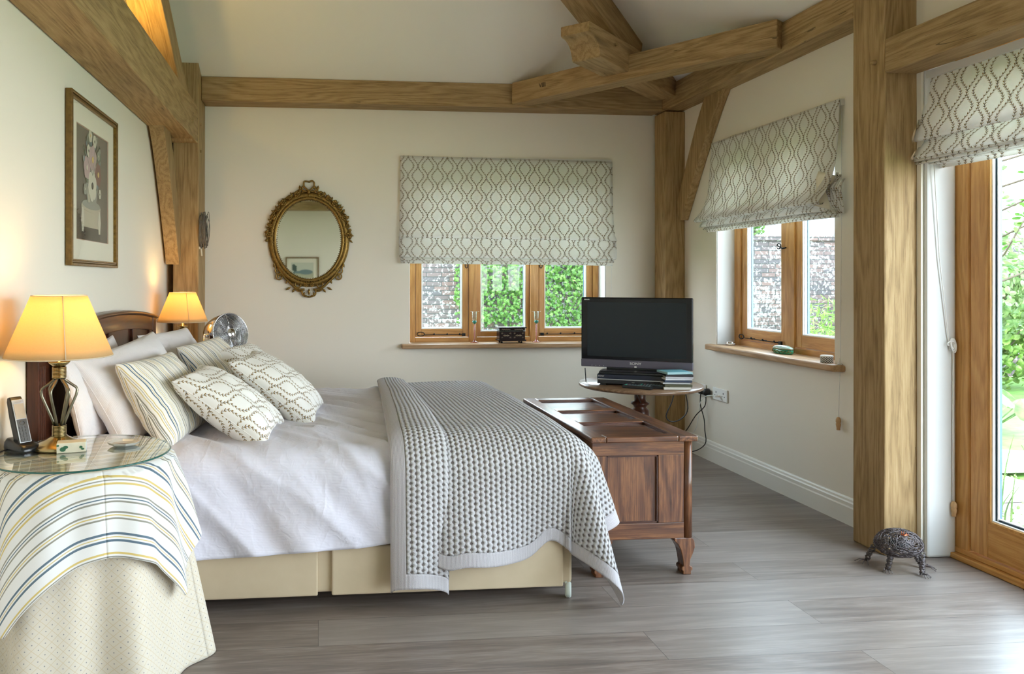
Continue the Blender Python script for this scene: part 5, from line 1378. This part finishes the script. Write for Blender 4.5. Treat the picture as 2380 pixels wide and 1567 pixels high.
# ================================================================= TV TABLE
TT = Vector((1.80, 4.20, 0)); TRR = .335; TTZ = .620
tt = thing('pedestal_table', 'round wooden pedestal table carrying the television in the corner', 'table', (TT.x, TT.y, 0))
g = G(); g.lathe([(0, TTZ - .022), (TRR - .012, TTZ - .022), (TRR, TTZ - .016), (TRR + .002, TTZ - .008), (TRR - .004, TTZ), (0, TTZ)], (TT.x, TT.y, 0), 72); part('tabletop', g, TTOP[0], tt)
g = G(); g.box(TT.x - .21, TT.x + .10, TT.y - .03, TT.y + .03, TTZ - .042, TTZ - .022); g.box(TT.x - .10, TT.x + .10, TT.y - .10, TT.y + .10, TTZ - .034, TTZ - .022); part('bearer', g, MAH[0], tt)
g = G(); g.lathe([(0, .05), (.04, .05), (.05, .08), (.045, .12), (.03, .15), (.028, .30), (.036, .33), (.05, .38), (.053, .43), (.048, .47), (.034, .485), (.036, .495), (.050, .505), (.050, .512), (.032, .52), (.031, .55), (.035, .598), (0, .598)], (TT.x, TT.y, 0), 28); part('pedestal', g, MAH[2], tt)
for k in range(3):
    a = k * 2 * pi / 3 + 1.2; g = G(); c_, s_ = cos(a), sin(a)
    g.tube([(TT.x + r_ * c_, TT.y + r_ * s_, z) for r_, z in ((.03, .13), (.10, .15), (.17, .11), (.23, .05), (.28, .018))], [.026, .024, .020, .018, .017], 10); part('leg', g, MAH[2], tt)

# TV, turned to face the bed
TA = Vector((1.512, 4.35, 0)); TB = Vector((2.036, 4.05, 0)); tcn = (TA + TB) / 2; tx = (TB - TA).normalized(); WTV = (TB - TA).length
TMX = Matrix((tx, Vector((-tx.y, tx.x, 0)), Vector((0, 0, 1)))).transposed().to_4x4(); TMX.translation = Vector((tcn.x, tcn.y, .703))
HT = .398; hw = WTV / 2
SCR = plain('tv_screen', (.006, .011, .017), .30, 0, Specular_IOR_Level=.30); TVB = plain('tv_bezel', (.004, .004, .006), .10, 0, Specular_IOR_Level=.22); TVS = plain('tv_lower_bar', (.10, .09, .125), .3, .3)
tv = thing('television', 'black flat-screen television on the round corner table', 'television', (tcn.x, tcn.y, .703))
BRD = plain('tv_logo', (.75, .75, .75), .3, .5)
g = G(); g.M = TMX; g.box(-hw, hw, 0, .03, .04, HT); part('bezel', g, TVB, tv, bevel=.006)
g = G(); g.M = TMX; g.box(-hw + .035, hw - .035, -.0012, .004, .062, HT - .028); part('screen', g, SCR, tv)
g = G(); g.M = TMX; g.box(-hw, hw, -.004, .028, .0, .045); part('lower_bar', g, TVS, tv, bevel=.004)
g = G(); g.M = TMX; g.box(-hw + .03, hw - .03, .03, .085, .05, HT - .05); part('back_shell', g, BLACKM, tv, bevel=.02)
g = G(); g.M = TMX; g.box(-.16, .16, .0, .12, -.009, .001); g.box(-.03, .03, .04, .07, -.005, .05); part('stand', g, BLACKM, tv, bevel=.003)
def text(s_, size, M_, mat, parent, name='lettering', ext=.0004):
    cu = bpy.data.curves.new('t', 'FONT'); cu.body = s_; cu.size = size; cu.extrude = ext; cu.align_x = 'CENTER'; cu.align_y = 'CENTER'
    to = bpy.data.objects.new('t', cu); COL.objects.link(to); bpy.context.view_layer.update()
    me = bpy.data.meshes.new_from_object(to); bpy.data.objects.remove(to)
    M2 = Matrix.Translation(-LOC[parent]) @ M_; me.transform(M2); me.materials.append(mat)
    o = bpy.data.objects.new(name, me); COL.objects.link(o); o.parent = parent; LOC[o] = LOC[parent]; return o
UP = Matrix.Rotation(pi / 2, 4, 'X')
text('SONY', .019, TMX @ Matrix.Translation((.0, -.0045, .026)) @ Matrix.Scale(1.25, 4, (1, 0, 0)) @ UP, BRD, tv)
text('BRAVIA', .009, TMX @ Matrix.Translation((-hw + .032, -.0005, HT - .013)) @ UP, BRD, tv)
g = G(); g.M = TMX; g.box(-.006, .006, -.0046, -.0038, .004, .012); part('sensor', g, BRD, tv)
g = G(); g.M = TMX
for k in range(4): g.box(-hw + .06 + k * .022, -hw + .063 + k * .022, -.0046, -.0038, .007, .009)
part('indicator', g, BRD, tv)
# carpenter's mark cut into the diagonal tie
MKX = Matrix(((dt.x, 0, dt.y, 0), (dt.y, 0, -dt.x, 0), (0, 1, 0, 0), (0, 0, 0, 1)))
MKX.translation = g0 + Vector((dt.y, -dt.x, 0)) * .0775 + dt * .262 + Vector((0, 0, .008))
LOC[dtie] = Vector((0, 0, 0))
mk_ = text('VIII', .042, MKX, plain('cut_mark', (.07, .04, .02), .9), dtie, 'carved_mark', .0006)
mk_.matrix_parent_inverse = dtie.matrix_world.inverted()
# player and thin set-top box
def rotbox(name, label, cat, c, w, d, h, z, ang, mat, bev=.003):
    r_ = thing(name, label, cat, (c[0], c[1], z)); M_ = Matrix.Translation((c[0], c[1], z)) @ Matrix.Rotation(ang, 4, 'Z'); return r_, M_
angT = atan2(tx.y, tx.x)
pa = -.46
r_, M_ = rotbox('disc_recorder', 'black disc recorder under the television on the round table', 'recorder', (1.745, 4.150), 0, 0, 0, TTZ + .001, pa, None)
g = G(); g.M = M_; g.box(-.19, .19, -.09, .10, .008, .060); part('body', g, BLACKM, r_, bevel=.003)
g = G(); g.M = M_; g.box(-.19, .19, -.0945, -.088, .036, .059); part('display_window', g, plain('display_glass', (.015, .02, .035), .12), r_, bevel=.001)
g = G(); g.M = M_; g.box(-.186, .186, -.0955, -.09, .0315, .0355); part('trim_strip', g, SILV, r_)
g = G(); g.M = M_
for x in (-.16, .16):
    g.box(x - .015, x + .015, -.08, -.05, 0, .008); g.box(x - .015, x + .015, .05, .08, 0, .008)
part('feet', g, BLACKM, r_)
text('SONY', .010, M_ @ Matrix.Translation((-.168, -.0952, .050)) @ Matrix.Scale(1.25, 4, (1, 0, 0)) @ UP, BRD, r_); text('DVD', .007, M_ @ Matrix.Translation((.0, -.0906, .020)) @ UP, BRD, r_)
r_, M_ = rotbox('set_top_box', 'thin black box stacked between the recorder and the television', 'box', (1.750, 4.155), 0, 0, 0, TTZ + .062, pa, None)
g = G(); g.M = M_; g.box(-.185, .178, -.085, .10, .0, .011); g.box(-.175, .17, -.078, .10, .011, .0135); part('body', g, BLACK, r_, bevel=.003)
# disc cases
random.seed(31)
DC = [('white case with pink lettering at the very bottom of the disc stack', (.62, .60, .55), .014), ('dark green case second from the bottom of the disc stack', (.07, .07, .035), .0145), ('clear grey case above the green one in the disc stack', (.50, .52, .55), .009),
      ('dark blue case with a pale edge in the middle of the disc stack', (.03, .05, .10), .012), ('white case above the dark blue one in the disc stack', (.66, .68, .74), .0095), ('pale lilac case third from the top of the disc stack', (.60, .60, .68), .0095), ('black case second from the top of the disc stack', (.01, .01, .015), .012), ('light blue case on top of the disc stack', (.32, .56, .62), .012)]
z = TTZ + .0008
for k, (lab, c_, h) in enumerate(DC):
    cx_, cy_ = 1.902 + random.uniform(-.009, .009), 3.985 + random.uniform(-.006, .006); an = -.12 + random.uniform(-.14, .14)
    r_, M_ = rotbox('disc_case', lab, 'disc case', (cx_, cy_), 0, 0, 0, z, an, None, ); r_['group'] = 'disc cases stacked by the television'
    col = plain('case_%d' % k, c_, .3)
    g = G(); g.M = M_; g.box(-.070, .070, -.064, .066, 0, h - .0006); part('case', g, col, r_, bevel=.0012)
    if k == 7: 
        g = G(); g.M = M_; g.box(-.060, .060, -.055, .058, h - .0006, h - .0001); part('cover_picture', g, plain('cover_teal', (.16, .42, .50), .4), r_)
    if k == 0:
        g = G(); g.M = M_
        for q in range(3): g.box(.0702, .0708, -.05 + q * .035, -.03 + q * .035, .003, .010)
        part('lettering', g, plain('pink_ink', (.6, .05, .16), .5), r_)
    z += h
def remote(c, ang, L, lab):
    r_, M_ = rotbox('remote_control', lab, 'remote control', c, 0, 0, 0, TTZ + .0008, ang, None); r_['group'] = 'remote controls on the round table'
    g = G(); g.M = M_; g.box(-L / 2, L / 2, -.022, .022, 0, .016); part('body', g, BLACKM, r_, bevel=.004)
    g = G(); g.M = M_; g.box(-L / 2 + .006, L / 2 - .006, -.018, .018, .016, .0172); part('face', g, plain('remote_face', (.03, .05, .06), .3) if 'remote_face' not in bpy.data.materials else bpy.data.materials['remote_face'], r_)
    g = G(); g.M = M_
    for q in range(9):
        for w_ in range(3): g.box(-L / 2 + .014 + q * .015, -L / 2 + .021 + q * .015, -.014 + w_ * .011, -.007 + w_ * .011, .017, .0195, 1 if (q == 0 and w_ == 0) else (2 if (q == 1 and w_ == 1) else 0))
    part('buttons', g, [plain('btn_grey', (.12, .15, .16), .5) if 'btn_grey' not in bpy.data.materials else bpy.data.materials['btn_grey'], plain('btn_green', (.0, .35, .2), .5), plain('btn_red', (.4, .03, .04), .5)], r_)
remote((1.695, 3.985), -.95 + .25, .155, 'left remote control with coloured buttons in front of the recorder'); remote((1.790, 3.988), -.62, .165, 'right remote control lying nearer to the stack of disc cases')
# sockets and leads
so = thing('wall_socket', 'pair of white double power sockets low on the right wall', 'socket', (XR, 4.92, .42))
for a, b in ((4.98, 5.16), (4.705, 4.885)):
    g = G(); g.box(XR - .010, XR, a, b, .415, .495); pl = part('socket_plate', g, WPLAST, so, bevel=.003)
    g = G()
    for q in range(2):
        yy = a + .045 + q * .09
        g.box(XR - .0108, XR - .0098, yy - .004, yy + .004, .462, .472); g.box(XR - .0108, XR - .0098, yy - .018, yy - .010, .445, .450); g.box(XR - .0108, XR - .0098, yy + .010, yy + .018, .445, .450)
    part('pin_holes', g, BLACKM, pl)
def plug(y, lab, pts, mat=BLACKM, white=False):
    r_ = thing('plug', lab, 'plug', (XR, y, .45)); g = G()
    if not white: g.M = Matrix.Translation((XR - .011, y, .452)) @ Matrix.Rotation(radians(-90), 4, 'Y'); g.lathe([(0, 0), (.025, 0), (.025, .012), (.018, .034), (0, .036)], (0, 0, 0), 16)
    else: g.box(XR - .045, XR - .011, y - .006, y + .006, .44, .452)
    part('body', g, mat, r_); g = G(); g.tube(smooth(pts, 5), .0032 if not white else .0024, 6); part('lead', g, mat, r_)
plug(5.005, 'black plug nearer the corner in the white wall socket', [(XR - .03, 5.005, .435), (XR - .035, 5.0, .36), (XR - .03, 4.96, .27), (XR - .04, 4.93, .20), (XR - .03, 4.95, .10), (XR - .08, 5.08, .02), (XR - .3, 5.16, .006), (2.1, 4.9, .006)])
plug(4.935, 'second black plug in the wall socket further from the corner', [(XR - .03, 4.935, .435), (XR - .035, 4.94, .36), (XR - .06, 5.02, .28), (XR - .10, 5.10, .15), (XR - .2, 5.15, .05), (2.2, 5.05, .008), (2.0, 4.7, .006)])
plug(4.79, 'white lead plugged into the right-hand wall socket', [(XR - .04, 4.79, .446), (XR - .06, 4.86, .44), (XR - .05, 4.97, .38), (XR - .05, 5.0, .27), (XR - .06, 5.03, .18), (XR - .10, 5.12, .07), (2.3, 5.1, .006), (2.1, 4.8, .006)], WPLAST, True)
cb = thing('television_cable', 'black cables looping under the round television table', 'cable', (1.8, 4.2, .5))
for pts, r_ in (([(2.06, 4.30, .598), (2.03, 4.29, .50), (1.99, 4.28, .42), (2.02, 4.28, .385), (2.08, 4.28, .40), (2.12, 4.28, .46), (2.10, 4.29, .598)], .0032), ([(1.60, 4.12, .597), (1.64, 4.12, .578), (1.70, 4.12, .575), (1.745, 4.14, .597)], .0024), ([(1.66, 4.12, .597), (1.655, 4.12, .58)], .002), ([(1.745, 4.12, .597), (1.75, 4.12, .565), (1.775, 4.13, .52)], .002), ([(1.51, 4.28, .70), (1.512, 4.275, .645), (1.512, 4.27, .622)], .0028)):
    g = G(); g.tube(smooth(pts, 5), r_, 6); part('cable', g, BLACKM, cb)

# ================================================================= WINDOW SILL THINGS
SZ = .7445
def candlestick(x, lab):
    r_ = thing('glass_candlestick', lab, 'candlestick', (x, 5.555, SZ)); r_['group'] = 'glass candlesticks on the back sill'
    g = G(); g.lathe([(0, 0), (.030, 0), (.031, .002), (.016, .008), (.006, .018), (.0045, .03), (.0045, .135), (0, .135)], (x, 5.555, SZ), 24); part('stem', g, PGLASS, r_)
    g = G(); g.lathe([(0, .135), (.008, .137), (.015, .148), (.016, .156), (.010, .160), (0, .160)], (x, 5.555, SZ), 20); part('knop', g, TEAL, r_)
    g = G(); g.lathe([(.009, .160), (.016, .170), (.017, .215), (.020, .222), (.033, .226), (.033, .2275), (.018, .224), (.015, .215), (.014, .172), (0, .165)], (x, 5.555, SZ), 24); part('cup', g, CGLASS, r_)
candlestick(1.131, 'left glass candlestick on the back window sill'); candlestick(1.592, 'right glass candlestick on the back window sill, nearer the television')
LAC = plain('black_lacquer', (.022, .010, .009), .25); INL = plain('inlay_cream', (.50, .42, .28), .5)
jb = thing('jewellery_box', 'small black lacquered jewellery chest with inlaid drawers on the back sill', 'box', (1.395, 5.53, SZ))
g = G(); g.box(1.300, 1.490, 5.49, 5.575, SZ + .018, SZ + .085); g.box(1.292, 1.498, 5.485, 5.58, SZ + .014, SZ + .024); part('case', g, LAC, jb, bevel=.001)
g = G(); g.box(1.300, 1.490, 5.49, 5.575, SZ + .088, SZ + .108); g.box(1.290, 1.500, 5.482, 5.582, SZ + .107, SZ + .114); part('lid', g, LAC, jb, bevel=.001)
for x in (1.32, 1.465):
    g = G(); g.lathe([(0, 0), (.006, 0), (.008, .006), (.005, .010), (.008, .016), (0, .016)], (x, 5.50, SZ), 12); part('foot', g, IRON, jb)
    g = G(); g.lathe([(0, 0), (.006, 0), (.008, .006), (.005, .010), (.008, .016), (0, .016)], (x, 5.565, SZ), 12); part('foot', g, IRON, jb)
for a in (1.306, 1.398):
    for z0_, z1_ in ((SZ + .028, SZ + .080), (SZ + .091, SZ + .105)):
        g = G(); g.box(a, a + .087, 5.4865, 5.492, z0_, z1_); d_ = part('drawer', g, LAC, jb, bevel=.001)
        g = G(); w_ = .0010; 
        if z1_ - z0_ > .03:
            cz = (z0_ + z1_) / 2
            for sx in (-1, 1):
                for sz_ in (-1, 1):
                    cx_ = a + .0435 + sx * .030; cz_ = cz + sz_ * .015
                    g.tube([(cx_ + .006 * cos(t_) * (1 - t_ / 9), 5.4862, cz_ + .005 * sin(t_) * (1 - t_ / 9)) for t_ in [q * .6 for q in range(10)]], .0009, 4)
            g.tube([(a + .0435 + .017 * cos(t_), 5.4862, cz + .008 * sin(t_) * abs(cos(t_)) ** .5) for t_ in [q * 2 * pi / 20 for q in range(20)]], .0009, 4, closed=True)
            g.tube([(a + .02, 5.4862, cz), (a + .067, 5.4862, cz)], .0012, 4)
        else: g.tube([(a + .012 + .063 * q / 16, 5.4862, (z0_ + z1_) / 2 + .003 * sin(q * 1.57)) for q in range(17)], .0009, 4)
        part('inlay', g, INL, d_)
# right sill
RS = .7775
gb = thing('green_glass_box', 'oval green painted glass box on the right window sill', 'trinket box', (2.655, 4.21, RS))
GGL = plain('green_glass', (.03, .28, .16), .08, Coat_Weight=.6)
def ov(g, prof, cx_, cy_, rx, ry, n=32, m=0):
    rings = [[g.pt((cx_ + r_ * rx * cos(a), cy_ + r_ * ry * sin(a), RS + z)) for a in [k * 2 * pi / n for k in range(n)]] for r_, z in prof]
    for A_, B_ in zip(rings, rings[1:]):
        for k in range(n): g.face((A_[k], A_[(k + 1) % n], B_[(k + 1) % n], B_[k]), m, True)
    g.face(rings[0][::-1], m); g.face(rings[-1], m)
g = G(); ov(g, [(.85, 0), (.97, .006), (1, .018), (.98, .028)], 2.655, 4.21, .036, .085); part('base', g, GGL, gb)
g = G(); ov(g, [(1.0, .029), (.96, .035), (.75, .043), (.4, .048), (.05, .049)], 2.655, 4.21, .036, .085); part('lid', g, plain('pale_glass', (.40, .52, .44), .08, Coat_Weight=.6), gb)
g = G(); ov(g, [(1.01, .0275), (1.02, .0285), (1.01, .0295)], 2.655, 4.21, .036, .085)
for k in range(26):
    a = pi + (k - 13) * .115; g.ball((2.655 + .0365 * cos(a), 4.21 + .086 * sin(a), RS + .014 + .004 * sin(k * 2)), .0032, 6)
part('gold_rim', g, GOLD, gb)
rb_ = thing('ring_box', 'little silver filigree box at the far end of the right window sill', 'trinket box', (2.650, 4.775, RS))
g = G(); ov(g, [(.9, 0), (1, .003), (1, .016), (.95, .019)], 2.65, 4.775, .026, .034)
for k in range(20):
    a = k * 2 * pi / 20; g.ball((2.65 + .026 * cos(a), 4.775 + .034 * sin(a), RS + .009), .0036, 6)
part('base', g, CHROME, rb_); g = G(); ov(g, [(1.0, .0195), (.9, .024), (.4, .027), (.05, .0275)], 2.65, 4.775, .026, .034); part('lid', g, CHROME, rb_)
wb_ = thing('checked_pot', 'small black and white checked pot at the near end of the right sill', 'pot', (2.60, 3.745, RS))
def chk():
    t = NT('checker'); o_ = t.n('TexCoord').outputs['UV']; c_ = t.n('TexChecker', {'Vector': o_, 'Color1': (.70, .68, .64, 1), 'Color2': (.05, .05, .05, 1), 'Scale': 1}).outputs[0]; t.bsdf(c_, .35); return t.mat
g = G(); g.grid(lambda i, j: (Vector((2.60 + .030 * cos(i * 2 * pi), 3.745 + .030 * sin(i * 2 * pi), RS + .028 * j)), (i * 30, j * 6)), 32, 1); part('side', g, chk(), wb_)
g = G(); g.lathe([(0, .0275), (.031, .0275), (.0315, .031), (.028, .036), (0, .038)], (2.60, 3.745, RS), 28); part('lid', g, WPLAST, wb_)

# ================================================================= WIRE FROG
WIRE = plain('frog_wire', (.15, .125, .125), .35, .85)
fg = thing('wire_frog', 'frog sculpture of tangled dark wire standing on the floor by the door post', 'sculpture', (2.41, 2.99, 0))
random.seed(44)
bc = Vector((2.395, 2.995, .104)); br3 = Vector((.094, .076, .050))
def onb(th, ph, k=1.0): return Vector((bc.x + br3.x * k * cos(ph) * cos(th), bc.y + br3.y * k * cos(ph) * sin(th), bc.z + br3.z * k * sin(ph) + .008 * cos(th * 2)))
g = G()
for k in range(150):
    # great-circle-like wires wandering on the body
    ax = Vector((random.gauss(0, 1), random.gauss(0, 1), random.gauss(0, 1))).normalized(); b0 = ax.orthogonal().normalized(); b1_ = ax.cross(b0); a0 = random.random() * 6; span = random.uniform(2, 5); wob_ = random.uniform(.1, .5)
    pts = []
    for q in range(16):
        a = a0 + span * q / 15; v = (b0 * cos(a) + b1_ * sin(a) + ax * wob_ * sin(a * 2 + k)).normalized() * random.uniform(.97, 1.03)
        pts.append((bc.x + br3.x * v.x, bc.y + br3.y * v.y, bc.z + br3.z * v.z + .012 * max(0, v.z) * (1 if True else 0)))
    g.tube(pts, .0011, 4)
part('body', g, WIRE, fg)
g = G(); g.ball(bc, (br3.x * .5, br3.y * .5, br3.z * .5), 18); part('dark_core', g, BLACKM, fg)
for (hx, hy, fx_, fy_, kx, ky) in ((2.338, 2.965, 2.330, 2.975, 2.334, 2.970), (2.452, 2.935, 2.432, 2.912, 2.440, 2.922), (2.322, 3.04, 2.325, 3.085, 2.318, 3.07), (2.478, 3.02, 2.500, 2.995, 2.495, 3.015)):
    g = G(); P0 = Vector((hx, hy, .085)); P1 = Vector((kx, ky, .035)); P2 = Vector((fx_, fy_, .008))
    for k in range(2):
        pts = []
        for q in range(60):
            f = q / 59; p = P0.lerp(P1, min(1, f * 1.6)) if f < .625 else P1.lerp(P2, (f - .625) / .375); a = q * 1.35 + k * 3.1; r_ = .013 - .003 * f
            pts.append(p + Vector((r_ * cos(a), r_ * sin(a), .003 * sin(a * .7))))
        g.tube(pts, .0012, 4)
    for q in range(4): g.tube([P0 + Vector((.009 * cos(q * 1.57), .009 * sin(q * 1.57), 0)), P1 + Vector((.009 * cos(q * 1.57), .009 * sin(q * 1.57), 0)), P2 + Vector((.006 * cos(q * 1.57), .006 * sin(q * 1.57), 0))], .0012, 4)
    leg_ = part('leg', g, WIRE, fg)
    g = G(); d0 = (P2 - P0); base_a = atan2(-.8, .25 if hx > bc.x else -.6) if hy < 3 else atan2(-.35, .9 if hx > bc.x else -.95)
    for q in range(4):
        a = base_a + (q - 1.5) * .42; L = .030 if hy < 3 else .050
        for w_ in range(2): g.tube([P2 + Vector((0, 0, .002 * w_)), P2 + Vector((cos(a) * L * .6, sin(a) * L * .6, .006 - .002 * w_)), Vector((P2.x + cos(a) * L, P2.y + sin(a) * L, .002 + .001 * w_))], .0013, 4)
    part('toes', g, WIRE, leg_)
g = G(); 
for k in range(14):
    a = k * .45; g.tube([(2.385 + .012 * cos(a), 2.955 + .008 * sin(a), .150 + .001 * k), (2.393 + .014 * cos(a + 1.5), 2.955 + .010 * sin(a + 1.5), .153 + .0012 * (k % 5)), (2.39 + .010 * cos(a + 3), 2.958 + .01 * sin(a + 3), .156)], .0012, 4)
g.tube([(2.378, 2.955, .15), (2.372, 2.95, .172)], .0014, 4); g.tube([(2.381, 2.955, .15), (2.383, 2.95, .170)], .0014, 4)
part('copper_crown', g, plain('copper_wire', (.62, .20, .10), .3, 1), fg)
# unseen lamp added on the tie beam to light the rafter yellow
ul = thing('added_uplighter', 'small unseen lamp added on top of the tie beam to wash the rafter yellow', 'lamp', (-.93, 3.95, 2.35))
g = G(); g.lathe([(0, 0), (.035, 0), (.04, .01), (.032, .045), (.028, .045), (.028, .02), (0, .02)], (-.93, 3.95, 2.35), 20); part('housing', g, BLACKM, ul)
l = bpy.data.lights.new('added_uplight', 'POINT'); l.energy = 7; l.color = (1, .66, .16); l.shadow_soft_size = .02
o = bpy.data.objects.new('added_uplight', l); COL.objects.link(o); o.location = (-.93, 3.95, 2.41)
